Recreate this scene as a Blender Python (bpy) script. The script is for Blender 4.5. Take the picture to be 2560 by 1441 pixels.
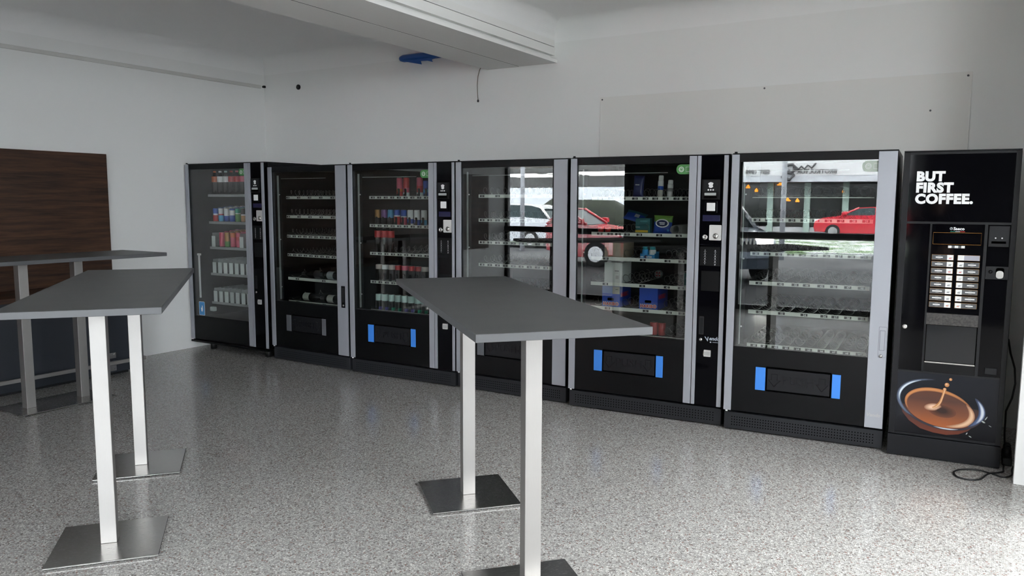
import bpy, bmesh, math, random
from mathutils import Vector, Matrix
random.seed(7)
PI = math.pi
C = bpy.context.scene.collection
for o in list(bpy.data.objects):
    bpy.data.objects.remove(o)

# ------------------------------------------------------------------ camera
cam_d = bpy.data.cameras.new('camera')
cam = bpy.data.objects.new('camera', cam_d); C.objects.link(cam)
cam_d.sensor_fit = 'HORIZONTAL'; cam_d.sensor_width = 36.0
cam_d.lens = 36.0 * 1958.18 / 2560.0
cam_d.clip_start = 0.02; cam_d.clip_end = 300
CAM = Vector((2.2879, -5.1530, 1.5211))
_y, _p, _r = math.radians(-31.0009), math.radians(6.3488), math.radians(0.2379)
_f = Vector((math.sin(_y)*math.cos(_p), math.cos(_y)*math.cos(_p), -math.sin(_p)))
_rt = Vector((math.cos(_y), -math.sin(_y), 0)); _up = _rt.cross(_f)
_r2 = _rt*math.cos(_r) + _up*math.sin(_r); _u2 = -_rt*math.sin(_r) + _up*math.cos(_r)
M3 = Matrix((_r2, _u2, -_f)).transposed()
cam.matrix_world = Matrix.Translation(CAM) @ M3.to_4x4()
bpy.context.scene.camera = cam

# ------------------------------------------------------------------ world, daylight, exposure
sc = bpy.context.scene
W = bpy.data.worlds.new('overcast_sky'); sc.world = W; W.use_nodes = True
nt = W.node_tree; nt.nodes.clear()
wo = nt.nodes.new('ShaderNodeOutputWorld'); bg = nt.nodes.new('ShaderNodeBackground')
tc = nt.nodes.new('ShaderNodeTexCoord'); sx = nt.nodes.new('ShaderNodeSeparateXYZ')
rp = nt.nodes.new('ShaderNodeValToRGB')
rp.color_ramp.elements[0].position = 0.0; rp.color_ramp.elements[0].color = (0.90, 0.935, 1.0, 1)
rp.color_ramp.elements[1].position = 0.9; rp.color_ramp.elements[1].color = (1.0, 0.99, 0.97, 1)
nt.links.new(tc.outputs['Generated'], sx.inputs[0]); nt.links.new(sx.outputs['Z'], rp.inputs[0])
nt.links.new(rp.outputs[0], bg.inputs['Color']); bg.inputs['Strength'].default_value = 12.0
nt.links.new(bg.outputs[0], wo.inputs['Surface'])
sc.view_settings.view_transform = 'Standard'
sc.view_settings.look = 'None'
sc.view_settings.gamma = 1.0
sc.view_settings.use_curve_mapping = False
sc.view_settings.exposure = 1.33
sc.cycles.use_denoising = True
sc.cycles.max_bounces = 8; sc.cycles.diffuse_bounces = 4; sc.cycles.glossy_bounces = 4
sc.cycles.transmission_bounces = 4; sc.cycles.transparent_max_bounces = 16
sc.cycles.caustics_reflective = False; sc.cycles.caustics_refractive = False
sc.cycles.sample_clamp_indirect = 8.0

def portal(name, loc, rot, sx_, sy_):
    d = bpy.data.lights.new(name, 'AREA'); d.shape = 'RECTANGLE'; d.size = sx_; d.size_y = sy_
    d.cycles.is_portal = True
    o = bpy.data.objects.new(name, d); C.objects.link(o); o.location = loc; o.rotation_euler = rot
YF = -6.2          # front glazing line
XR = 4.3           # side glazing line
portal('daylight_front', (-1.2, YF+0.05, 1.40), (PI/2, 0, PI), 6.9, 2.7)
portal('daylight_side', (XR-0.05, -3.7, 1.40), (PI/2, 0, PI/2), 5.5, 2.7)

# ------------------------------------------------------------------ materials
MATS = {}
def mat(name, col, rough=0.5, metal=0.0, coat=0.0, emit=None, es=0.0, spec=0.5):
    if name in MATS: return MATS[name]
    m = bpy.data.materials.new(name); m.use_nodes = True
    b = m.node_tree.nodes['Principled BSDF']
    b.inputs['Base Color'].default_value = (*col, 1); b.inputs['Roughness'].default_value = rough
    b.inputs['Metallic'].default_value = metal; b.inputs['Coat Weight'].default_value = coat
    b.inputs['Coat Roughness'].default_value = 0.03
    b.inputs['Specular IOR Level'].default_value = spec
    if emit:
        b.inputs['Emission Color'].default_value = (*emit, 1); b.inputs['Emission Strength'].default_value = es
    MATS[name] = m; return m
def N(m, t, **kw):
    n = m.node_tree.nodes.new(t)
    for k, v in kw.items(): setattr(n, k, v)
    return n
def L(m, a, b): m.node_tree.links.new(a, b)
def BS(m): return m.node_tree.nodes['Principled BSDF']

def wall_mat(name, col, bump=0.06):
    m = mat(name, col, 0.85, spec=0.25)
    t = N(m, 'ShaderNodeTexCoord'); n = N(m, 'ShaderNodeTexNoise'); n.inputs['Scale'].default_value = 220; n.inputs['Detail'].default_value = 3
    b = N(m, 'ShaderNodeBump'); b.inputs['Strength'].default_value = bump; b.inputs['Distance'].default_value = 0.002
    L(m, t.outputs['Object'], n.inputs['Vector']); L(m, n.outputs['Fac'], b.inputs['Height']); L(m, b.outputs[0], BS(m).inputs['Normal'])
    return m
M_WALL = wall_mat('white_wall_paint', (0.87, 0.87, 0.855))
M_CEIL = wall_mat('ceiling_paint', (0.91, 0.91, 0.90))
M_BEAM = wall_mat('beam_board_paint', (0.89, 0.885, 0.86), 0.02)
M_SEAM = mat('dark_seam', (0.05, 0.05, 0.05), 0.8)
M_BOARD = wall_mat('off_white_board', (0.825, 0.815, 0.785), 0.02)

def terrazzo():
    m = mat('terrazzo_floor', (0.4, 0.4, 0.4), 0.25, spec=0.3)
    t = N(m, 'ShaderNodeTexCoord')
    v = N(m, 'ShaderNodeTexVoronoi'); v.inputs['Scale'].default_value = 130
    s = N(m, 'ShaderNodeSeparateColor')
    r = N(m, 'ShaderNodeValToRGB'); r.color_ramp.interpolation = 'CONSTANT'
    els = [(0.0, (0.16, 0.135, 0.125)), (0.08, (0.31, 0.292, 0.275)), (0.24, (0.46, 0.44, 0.415)), (0.50, (0.585, 0.562, 0.535)),
           (0.74, (0.70, 0.68, 0.655)), (0.87, (0.25, 0.155, 0.135)), (0.925, (0.39, 0.355, 0.325))]
    r.color_ramp.elements[0].color = (*els[0][1], 1)
    r.color_ramp.elements[1].position = els[1][0]; r.color_ramp.elements[1].color = (*els[1][1], 1)
    for p, c in els[2:]:
        e = r.color_ramp.elements.new(p); e.color = (*c, 1)
    n = N(m, 'ShaderNodeTexNoise'); n.inputs['Scale'].default_value = 260; n.inputs['Detail'].default_value = 2
    mx = N(m, 'ShaderNodeMix', data_type='RGBA', blend_type='OVERLAY'); mx.inputs['Factor'].default_value = 0.45
    v2 = N(m, 'ShaderNodeTexVoronoi', feature='DISTANCE_TO_EDGE'); v2.inputs['Scale'].default_value = 130
    lt = N(m, 'ShaderNodeMath', operation='LESS_THAN'); lt.inputs[1].default_value = 0.09
    mm = N(m, 'ShaderNodeMix', data_type='RGBA'); mm.inputs['B'].default_value = (0.30, 0.295, 0.29, 1)
    L(m, t.outputs['Object'], v.inputs['Vector']); L(m, t.outputs['Object'], v2.inputs['Vector']); L(m, t.outputs['Object'], n.inputs['Vector'])
    L(m, v.outputs['Color'], s.inputs[0]); L(m, s.outputs['Red'], r.inputs[0])
    L(m, r.outputs[0], mx.inputs['A']); L(m, n.outputs['Fac'], mx.inputs['B'])
    L(m, v2.outputs['Distance'], lt.inputs[0]); L(m, lt.outputs[0], mm.inputs['Factor']); L(m, mx.outputs['Result'], mm.inputs['A'])
    L(m, mm.outputs['Result'], BS(m).inputs['Base Color'])
    n2 = N(m, 'ShaderNodeTexNoise'); n2.inputs['Scale'].default_value = 2.2; n2.inputs['Detail'].default_value = 4
    mr = N(m, 'ShaderNodeMapRange'); mr.inputs['To Min'].default_value = 0.06; mr.inputs['To Max'].default_value = 0.22
    L(m, t.outputs['Object'], n2.inputs['Vector']); L(m, n2.outputs['Fac'], mr.inputs['Value']); L(m, mr.outputs[0], BS(m).inputs['Roughness'])
    return m
M_FLOOR = terrazzo()

def wood(name, c0, c1, along):
    m = mat(name, c0, 0.5, spec=0.3)
    t = N(m, 'ShaderNodeTexCoord'); mp = N(m, 'ShaderNodeMapping')
    mp.inputs['Scale'].default_value = along
    n = N(m, 'ShaderNodeTexNoise'); n.inputs['Scale'].default_value = 9; n.inputs['Detail'].default_value = 6; n.inputs['Roughness'].default_value = 0.65
    r = N(m, 'ShaderNodeValToRGB'); r.color_ramp.elements[0].position = 0.30; r.color_ramp.elements[1].position = 0.72
    r.color_ramp.elements[0].color = (*c0, 1); r.color_ramp.elements[1].color = (*c1, 1)
    L(m, t.outputs['Object'], mp.inputs[0]); L(m, mp.outputs[0], n.inputs['Vector']); L(m, n.outputs['Fac'], r.inputs[0]); L(m, r.outputs[0], BS(m).inputs['Base Color'])
    return m
M_WOOD = wood('walnut_veneer', (0.018, 0.010, 0.008), (0.105, 0.050, 0.028), (1, 0.22, 4.0))
M_SLATE = mat('slate_blue_laminate', (0.020, 0.024, 0.032), 0.5)
def speck(name, c0, c1, rough, scale=60):
    m = mat(name, c0, rough)
    t = N(m, 'ShaderNodeTexCoord'); n = N(m, 'ShaderNodeTexNoise'); n.inputs['Scale'].default_value = scale; n.inputs['Detail'].default_value = 4
    r = N(m, 'ShaderNodeValToRGB'); r.color_ramp.elements[0].position = 0.35; r.color_ramp.elements[1].position = 0.65
    r.color_ramp.elements[0].color = (*c0, 1); r.color_ramp.elements[1].color = (*c1, 1)
    L(m, t.outputs['Object'], n.inputs['Vector']); L(m, n.outputs['Fac'], r.inputs[0]); L(m, r.outputs[0], BS(m).inputs['Base Color'])
    return m
M_TOP = speck('anthracite_laminate', (0.056, 0.057, 0.060), (0.066, 0.067, 0.069), 0.42, 8)
M_EDGE = mat('anthracite_edge_band', (0.100, 0.102, 0.107), 0.45)
def brushed(name, col, rough, axis):
    m = mat(name, col, rough, 1.0)
    t = N(m, 'ShaderNodeTexCoord'); mp = N(m, 'ShaderNodeMapping'); mp.inputs['Scale'].default_value = axis
    n = N(m, 'ShaderNodeTexNoise'); n.inputs['Scale'].default_value = 120; n.inputs['Detail'].default_value = 3
    mr = N(m, 'ShaderNodeMapRange'); mr.inputs['To Min'].default_value = rough-0.06; mr.inputs['To Max'].default_value = rough+0.08
    L(m, t.outputs['Object'], mp.inputs[0]); L(m, mp.outputs[0], n.inputs['Vector']); L(m, n.outputs['Fac'], mr.inputs['Value']); L(m, mr.outputs[0], BS(m).inputs['Roughness'])
    return m
M_STEEL = brushed('brushed_steel', (0.37, 0.357, 0.343), 0.50, (8, 8, 0.3))
M_PLATE = brushed('steel_base_plate', (0.55, 0.54, 0.525), 0.24, (8, 0.3, 8))
M_CHROME = mat('polished_metal', (0.50, 0.49, 0.475), 0.22, 1.0)
M_SILVER = mat('silver_aluminium_trim', (0.36, 0.375, 0.41), 0.48, 0.35)
M_BLACK = mat('black_powder_coat', (0.003, 0.0032, 0.0038), 0.34, spec=0.17)
M_BLACKM = mat('black_matte', (0.009, 0.009, 0.010), 0.65)
M_GLOSS = mat('black_gloss_panel', (0.002, 0.002, 0.003), 0.06, spec=0.15)
M_DKGREY = mat('dark_grey_plastic', (0.010, 0.0105, 0.0125), 0.36, spec=0.2)
M_CABIN = mat('machine_interior', (0.012, 0.0125, 0.014), 0.55)
M_TRAY = mat('tray_sheet_metal', (0.02, 0.021, 0.023), 0.6, spec=0.2)
M_STRIP = mat('price_strip_plastic', (0.74, 0.76, 0.70), 0.35)
M_STRIPG = mat('grey_clear_strip', (0.30, 0.31, 0.31), 0.3)
M_PLINTH = mat('plinth_sheet', (0.018, 0.019, 0.022), 0.4, spec=0.25)
M_WIRE = mat('spiral_wire', (0.36, 0.36, 0.345), 0.28, 1.0)
M_TAG = mat('tag_black', (0.01, 0.01, 0.01), 0.5)
M_WHITE = mat('white_plastic', (0.80, 0.80, 0.79), 0.4)
M_INK = mat('white_print', (0.84, 0.84, 0.84), 0.5)
M_BLUE = mat('blue_plastic_panel', (0.045, 0.235, 0.74), 0.38)
M_GREYP = mat('grey_plastic_panel', (0.10, 0.105, 0.115), 0.42)
M_HOLE = mat('perforation_black', (0.001, 0.001, 0.001), 0.9, spec=0.0)
M_GREEN = mat('green_sticker', (0.06, 0.22, 0.06), 0.45)
mat('reflection_washed_sticker', (0.40, 0.46, 0.40), 0.45)  # green sticker paled in its colour to imitate the reflection washing over it
M_RAIL = mat('light_rail_plastic', (0.42, 0.45, 0.44), 0.35)
M_RUB = mat('black_rubber_cable', (0.008, 0.008, 0.009), 0.5)
M_BLUEFOIL = mat('blue_foil', (0.012, 0.085, 0.34), 0.35)
M_NAVY = mat('dark_blue_display', (0.010, 0.010, 0.045), 0.2)

def glass(name, f0, tint, k=0.9):
    m = bpy.data.materials.new(name); m.use_nodes = True; MATS[name] = m
    t = m.node_tree; t.nodes.clear()
    o = N(m, 'ShaderNodeOutputMaterial'); mx = N(m, 'ShaderNodeMixShader'); tr = N(m, 'ShaderNodeBsdfTransparent'); gl = N(m, 'ShaderNodeBsdfGlossy')
    tr.inputs[0].default_value = (*tint, 1); gl.inputs['Roughness'].default_value = 0.0; gl.inputs[0].default_value = (1, 1, 1, 1)
    lw = N(m, 'ShaderNodeLayerWeight'); lw.inputs[0].default_value = 0.5
    pw = N(m, 'ShaderNodeMath', operation='POWER'); pw.inputs[1].default_value = 5
    ma = N(m, 'ShaderNodeMath', operation='MULTIPLY_ADD'); ma.inputs[1].default_value = k; ma.inputs[2].default_value = f0
    ma.use_clamp = True
    L(m, lw.outputs['Facing'], pw.inputs[0]); L(m, pw.outputs[0], ma.inputs[0]); L(m, ma.outputs[0], mx.inputs[0])
    L(m, tr.outputs[0], mx.inputs[1]); L(m, gl.outputs[0], mx.inputs[2]); L(m, mx.outputs[0], o.inputs[0])
    return m
M_GLASS = glass('double_glazing', 0.062, (0.80, 0.82, 0.81))
M_GLASSC = glass('clear_glazing', 0.055, (0.94, 0.95, 0.945))
M_PANE = glass('shop_window_glass', 0.03, (0.97, 0.985, 0.98))
def frosted(name, col, fac):
    m = bpy.data.materials.new(name); m.use_nodes = True; MATS[name] = m
    t = m.node_tree; t.nodes.clear(); o = N(m, 'ShaderNodeOutputMaterial'); mx = N(m, 'ShaderNodeMixShader'); tr = N(m, 'ShaderNodeBsdfTransparent'); df = N(m, 'ShaderNodeBsdfDiffuse')
    df.inputs[0].default_value = (*col, 1); mx.inputs[0].default_value = fac
    L(m, tr.outputs[0], mx.inputs[1]); L(m, df.outputs[0], mx.inputs[2]); L(m, mx.outputs[0], o.inputs[0]); return m
M_CLEAR = frosted('frosted_plastic', (0.55, 0.58, 0.58), 0.38)

# ------------------------------------------------------------------ mesh builder
class MB:
    def __init__(s): s.bm = bmesh.new(); s.mats = []
    def mi(s, m):
        if m not in s.mats: s.mats.append(m)
        return s.mats.index(m)
    def box(s, x0, x1, y0, y1, z0, z1, m, bev=0.0, M=None, seg=2):
        vs = [s.bm.verts.new((x, y, z)) for x in (x0, x1) for y in (y0, y1) for z in (z0, z1)]
        ix = [(0, 1, 3, 2), (4, 6, 7, 5), (0, 4, 5, 1), (2, 3, 7, 6), (0, 2, 6, 4), (1, 5, 7, 3)]
        fs = [s.bm.faces.new([vs[i] for i in f]) for f in ix]; k = s.mi(m)
        for f in fs: f.material_index = k
        if bev:
            es = list({e for f in fs for e in f.edges})
            r = bmesh.ops.bevel(s.bm, geom=es, offset=bev, segments=seg, profile=0.5, affect='EDGES')
            for f in r['faces']: f.material_index = k
            if M is not None:
                vv = {v for f in r['faces'] for v in f.verts}
                for f in fs:
                    if f.is_valid: vv |= set(f.verts)
                bmesh.ops.transform(s.bm, matrix=M, verts=list(vv))
        elif M is not None: bmesh.ops.transform(s.bm, matrix=M, verts=vs)
        return s
    def loft(s, rings, mats, closed=True, cap=(True, True), smooth=True, capm=None):
        """rings: lists of points; mats: one per band"""
        R = [[s.bm.verts.new(p) for p in r] for r in rings]; n = len(R[0])
        for i in range(len(R)-1):
            k = s.mi(mats[i] if isinstance(mats, (list, tuple)) else mats)
            for j in range(n if closed else n-1):
                f = s.bm.faces.new((R[i][j], R[i][(j+1) % n], R[i+1][(j+1) % n], R[i+1][j])); f.material_index = k; f.smooth = smooth
        ml = mats if isinstance(mats, (list, tuple)) else [mats]
        if cap[0] and n > 2: f = s.bm.faces.new(list(reversed(R[0]))); f.material_index = s.mi(capm or ml[0])
        if cap[1] and n > 2: f = s.bm.faces.new(R[-1]); f.material_index = s.mi(capm or ml[-1])
        return s
    def lathe(s, prof, mats, seg=20, M=None, cap=(True, True)):
        M = M or Matrix()
        rings = [[M @ Vector((r*math.cos(2*PI*j/seg), r*math.sin(2*PI*j/seg), z)) for j in range(seg)] for r, z in prof]
        return s.loft(rings, mats, cap=cap)
    def cyl(s, p0, p1, r, m, seg=16, r1=None, smooth=True):
        p0, p1 = Vector(p0), Vector(p1); d = (p1-p0).normalized()
        a = d.orthogonal().normalized(); b = d.cross(a)
        rings = [[p + (a*math.cos(2*PI*j/seg) + b*math.sin(2*PI*j/seg))*q for j in range(seg)] for p, q in ((p0, r), (p1, r if r1 is None else r1))]
        return s.loft(rings, m, smooth=smooth)
    def tube(s, pts, r, m, seg=6):
        P = [Vector(p) for p in pts]; rings = []; prev = None
        for i, p in enumerate(P):
            d = (P[min(i+1, len(P)-1)] - P[max(i-1, 0)]).normalized()
            a = d.orthogonal().normalized() if prev is None else (prev - d*prev.dot(d)).normalized()
            prev = a; b = d.cross(a); q = r[i] if isinstance(r, (list, tuple)) else r
            rings.append([p + (a*math.cos(2*PI*j/seg) + b*math.sin(2*PI*j/seg))*q for j in range(seg)])
        return s.loft(rings, m)
    def face(s, pts, m, smooth=False):
        f = s.bm.faces.new([s.bm.verts.new(p) for p in pts]); f.material_index = s.mi(m); f.smooth = smooth; return s
    def prism(s, poly, y0, y1, m, M=None):
        """poly in (x, z), extruded along y from y0 (front) to y1"""
        A = [Vector((x, y0, z)) for x, z in poly]; B = [Vector((x, y1, z)) for x, z in poly]
        if M is not None: A = [M @ v for v in A]; B = [M @ v for v in B]
        return s.loft([A, B], m, smooth=False)
    def text(s, body, size, M, m, ext=0.0004, off=0.0, align='CENTER', space=1.0, shear=0.0):
        cu = bpy.data.curves.new('t', 'FONT'); cu.body = body; cu.size = size; cu.extrude = ext; cu.offset = off
        cu.align_x = align; cu.align_y = 'BOTTOM_BASELINE'; cu.resolution_u = 3 if size < 0.05 else 4; cu.space_character = space; cu.shear = shear
        ob = bpy.data.objects.new('t', cu); C.objects.link(ob)
        dg = bpy.context.evaluated_depsgraph_get(); dg.update()
        me = bpy.data.meshes.new_from_object(ob.evaluated_get(dg))
        me.transform(M); k = s.mi(m); old = set(s.bm.faces)
        s.bm.from_mesh(me)
        for f in s.bm.faces:
            if f not in old: f.material_index = k; f.smooth = False
        bpy.data.objects.remove(ob); bpy.data.curves.remove(cu); bpy.data.meshes.remove(me)
        return s
    def mesh(s, name):
        bmesh.ops.recalc_face_normals(s.bm, faces=s.bm.faces)
        me = bpy.data.meshes.new(name); s.bm.to_mesh(me); s.bm.free()
        for m in s.mats: me.materials.append(m)
        return me
    def build(s, name, parent=None, label=None):
        return put(name, s.mesh(name), parent, label)
def put(name, me, parent=None, label=None, loc=None):
    o = bpy.data.objects.new(name, me); C.objects.link(o)
    if parent is not None: o.parent = parent
    if label: o['label'] = label
    if loc is not None: o.location = loc
    return o
def struct(o): o['kind'] = 'structure'; return o
def tag(o, label, cat, group=None):
    o['label'] = label; o['category'] = cat
    if group: o['group'] = group
    return o
def thing(name, label, cat, loc=(0, 0, 0), rz=0.0, group=None):
    o = bpy.data.objects.new(name, None); C.objects.link(o); o.empty_display_size = 0.1
    o.location = loc; o.rotation_euler = (0, 0, rz)
    return tag(o, label, cat, group)
def FRONT(u, y, z):
    """text plane facing -y, baseline at (u, z)"""
    return Matrix.Translation((u, y, z)) @ Matrix.Rotation(PI/2, 4, 'X')
def rrect(x0, x1, z0, z1, r, n=4):
    pts = []
    for cx, cz, a0 in ((x1-r, z1-r, 0), (x0+r, z1-r, PI/2), (x0+r, z0+r, PI), (x1-r, z0+r, 1.5*PI)):
        for i in range(n+1):
            a = a0 + PI/2*i/n; pts.append((cx + r*math.cos(a), cz + r*math.sin(a)))
    return pts
def ell(cx, cz, a, b, n=40, rot=0.0, t0=0.0, t1=2*PI):
    return [(cx + a*math.cos(t)*math.cos(rot) - b*math.sin(t)*math.sin(rot), cz + a*math.cos(t)*math.sin(rot) + b*math.sin(t)*math.cos(rot))
            for t in (t0 + (t1-t0)*i/n for i in range(n))]

# ------------------------------------------------------------------ the room
XL, YB, ZC = -4.651, 1.04, 3.06
b = MB(); b.box(XL-0.3, XR+0.3, YF-0.25, YB+0.3, -0.2, 0.0, M_FLOOR); struct(b.build('floor'))
b = MB(); b.box(XL-0.2, XL, YF-0.1, YB+0.2, 0, 3.3, M_WALL); struct(b.build('wall_left'))
b = MB(); b.box(XL, XR+0.2, YB, YB+0.2, 0, 3.3, M_WALL); struct(b.build('wall_back'))
# right-hand side: the niche beside the coffee machine, the pillar and the wall behind it
b = MB(); b.box(2.80, 2.98, -0.15, YB, 0, ZC+0.2, M_WALL); struct(b.build('wall_right'))
b = MB(); b.box(2.508, 2.98, -0.21, -0.12, 0, ZC+0.2, M_WALL); b.box(2.98, XR+0.2, -0.9, -0.7, 0, ZC+0.2, M_WALL); b.box(2.90, 3.05, -0.9, -0.12, 0, ZC+0.2, M_WALL)
struct(b.build('pillar'))
# ceiling with coved edges to the left and the back wall
b = MB(); b.box(XL, XR+0.2, YF-0.1, YB, ZC, ZC+0.2, M_CEIL)
R = 0.17; n = 20
arc = [(R - R*math.sin(PI/2*i/n), R - R*math.cos(PI/2*i/n)) for i in range(n+1)] + [(0, 0)]    # (along ceiling from wall, drop)
def cove(p_of): b.loft([[p_of(a, d, e) for a, d in arc] for e in (0, 1)], M_CEIL, smooth=False)
cove(lambda a, d, e: (XL + a, (YF, YB)[e], ZC - d))
cove(lambda a, d, e: ((XL, XR)[e], YB - a, ZC - d))
struct(b.build('ceiling'))
# boxed beam running from the front to the back wall
b = MB()
b.box(-1.70, -1.365, YF, YB, 2.715, 2.742, M_BEAM); b.box(-1.355, -0.978, YF, YB-0.01, 2.715, 2.742, M_BEAM)
b.box(-1.69, -1.05, YF, YB, 2.7415, ZC, M_BEAM); b.box(-1.60, -1.010, YF, YB, 2.782, 2.850, M_BEAM); b.box(-1.60, -1.012, YF, YB, 2.856, ZC, M_BEAM)
b.box(-1.3655, -1.3545, YF, YB-0.02, 2.7158, 2.7415, M_SEAM)
for xw, sg in ((-1.012, 1), (-1.69, -1)):
    b.loft([[(xw + sg*a, y_, ZC - d) for a, d in [(0.15 - 0.15*math.sin(PI/2*i/16), 0.15 - 0.15*math.cos(PI/2*i/16)) for i in range(17)] + [(0, 0)]] for y_ in (YF, YB)], M_CEIL, smooth=False)
struct(b.build('ceiling_beam'))
b = MB(); b.box(XL, XL+0.016, YF, 0.985, 2.742, 2.776, mat('trim_paint', (0.64, 0.63, 0.60), 0.7), 0.003); struct(b.build('trim_1'))
# front: lintel, glazing with transom, dark door leaf, side glazing
HG = 2.75
b = MB(); b.box(XL, XR+0.2, YF-0.1, YF+0.1, HG, ZC, M_WALL); b.box(2.25, XR+0.2, YF-0.1, YF+0.1, 0, HG, M_WALL); b.box(XL, -1.75, YF-0.1, YF+0.1, 2.2, HG, M_WALL); struct(b.build('wall_front'))  # lintel over the left window lowered to cut its sky light
M_FRAME = mat('dark_window_frame', (0.012, 0.012, 0.013), 0.35)
def glazing(name, x0, x1, mulls, along='x', HG=HG):
    root = bpy.data.objects.new(name, None); C.objects.link(root); struct(root)
    if along == 'x': root.location = (0, YF, 0)
    else: root.location = (XR, 0, 0); root.rotation_euler = (0, 0, PI/2)
    f = MB()
    for m_ in mulls: f.box(m_-0.03, m_+0.03, -0.04, 0.04, 0.0, HG, M_FRAME, 0.003)
    f.box(x0, x1, -0.04, 0.04, 0.0, 0.07, M_FRAME); f.box(x0, x1, -0.04, 0.04, HG-0.06, HG, M_FRAME)
    f.box(x0, x1, -0.06, 0.06, 1.03, 1.10, M_FRAME); f.box(x0, x1, 0.04, 0.075, 1.012, 1.03, M_STEEL)
    f.build('window_frame', root)
    p = MB()
    for z0, z1 in ((0.07, 1.03), (1.10, HG-0.06)):
        p.box(x0+0.03, x1-0.03, -0.005, 0.005, z0, z1, M_PANE)
    p.build('window_pane', root)
glazing('window_1', XL, -1.75, (XL+0.03, -1.78), HG=2.2)
glazing('window_2', -0.05, 2.25, (-0.02, 2.22))
glazing('window_3', YF, -0.9, (YF+0.03, -3.7, -0.93), 'y')
d = bpy.data.objects.new('door_1', None); C.objects.link(d); struct(d); d.location = (-0.9, YF, 0)
b = MB(); b.box(-0.85, 0.85, -0.04, 0.04, 0.005, HG, M_BLACKM, 0.004); b.build('door_leaf', d)
b = MB(); b.tube([(0.70, 0.04, 0.95), (0.70, 0.09, 0.95), (0.70, 0.09, 1.35), (0.70, 0.04, 1.35)], 0.012, M_STEEL, 8); b.build('door_handle', d)

d = bpy.data.objects.new('added_dark_door', None); C.objects.link(d); struct(d); d.location = (2.90, YF+0.1, 0)  # dark door added behind the camera to darken the coffee machine's reflection
b = MB(); b.box(-0.50, 0.50, 0.001, 0.045, 0.005, 2.40, M_BLACKM, 0.004); b.build('door_leaf', d)
b = MB(); b.box(-0.56, -0.50, 0.001, 0.06, 0.0, 2.46, M_FRAME); b.box(0.50, 0.56, 0.001, 0.06, 0.0, 2.46, M_FRAME); b.box(-0.50, 0.50, 0.001, 0.06, 2.40, 2.46, M_FRAME); b.build('door_frame', d)
b = MB(); b.tube([(-0.42, 0.045, 1.02), (-0.42, 0.09, 1.02), (-0.30, 0.09, 1.02)], 0.009, M_STEEL, 8); b.build('door_handle', d)

# ------------------------------------------------------------------ fittings on walls
t = thing('wall_board', 'wide flat off-white board screwed to the back wall above the right-hand machines', 'board', (0, YB, 0))
b = MB(); b.box(-0.563, 2.16, -0.008, -0.001, 1.60, 2.396, M_BOARD, 0.001); b.build('panel', t)
for x, z in ((-0.545, 2.375), (2.135, 2.37), (0.797, 2.378), (1.922, 2.151)):
    b = MB(); b.cyl((x, -0.008, z), (x, -0.0105, z), 0.007, M_GREYP, 10); b.build('screw', t)
t = thing('hanging_cord', 'thin grey cord with black end hanging beside the ceiling beam', 'cord', (-1.757, 0.99, 2.738))
b = MB(); b.tube([(0.012, 0, 0.0), (-0.004, 0, -0.03), (-0.02, 0, -0.08), (-0.028, 0, -0.16), (-0.026, 0, -0.22), (-0.020, 0, -0.29)], 0.0035, mat('grey_cord', (0.20, 0.18, 0.14), 0.6), 6); b.build('wire', t)
b = MB(); b.lathe([(0.004, 0.012), (0.009, 0.004), (0.010, -0.006), (0.005, -0.014)], M_RUB, 10, Matrix.Translation((-0.020, 0, -0.30))); b.build('plug', t)
t = thing('cable_outlet', 'small round black cable hole in the back wall near the left corner', 'outlet', (-4.118, YB, 2.728))
b = MB(); b.cyl((0, -0.001, 0), (0, -0.012, 0), 0.027, M_BLACKM, 20); b.build('ring', t)
b = MB(); b.tube([(0.004, -0.012, 0.012), (-0.006, -0.018, 0.004), (0.006, -0.018, -0.004), (-0.004, -0.014, -0.014)], 0.003, M_GREYP, 6); b.build('wire_end', t)
b = MB(); b.box(-4.640, -4.614, 1.004, 1.03, 2.752, 2.776, M_BLACKM, 0.003)
b.box(-4.65, -4.628, 1.008, 1.026, 2.757, 2.771, M_BLACKM); tag(b.build('cable_clip'), 'tiny black clip at the end of the left wall moulding', 'clip')
# blue foil end sticking out of the cove
b = MB()
prof = [(-2.67, 0.012), (-2.655, 0.033), (-2.62, 0.046), (-2.45, 0.048), (-2.2, 0.042), (-1.95, 0.02)]
b.loft([[(x, 0.965 + r*math.cos(2*PI*j/14)*0.9, 2.885 + r*math.sin(2*PI*j/14)*0.75) for j in range(14)] for x, r in prof], M_BLUEFOIL)
b.prism([(-2.62, 2.857), (-2.38, 2.806), (-2.39, 2.838), (-2.31, 2.834), (-2.25, 2.818), (-2.26, 2.840), (-2.19, 2.858)], 0.93, 0.936, M_BLUEFOIL)
tag(b.build('foil_roll'), 'crumpled blue foil sleeve tucked under the ceiling beside the beam', 'foil')

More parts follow.
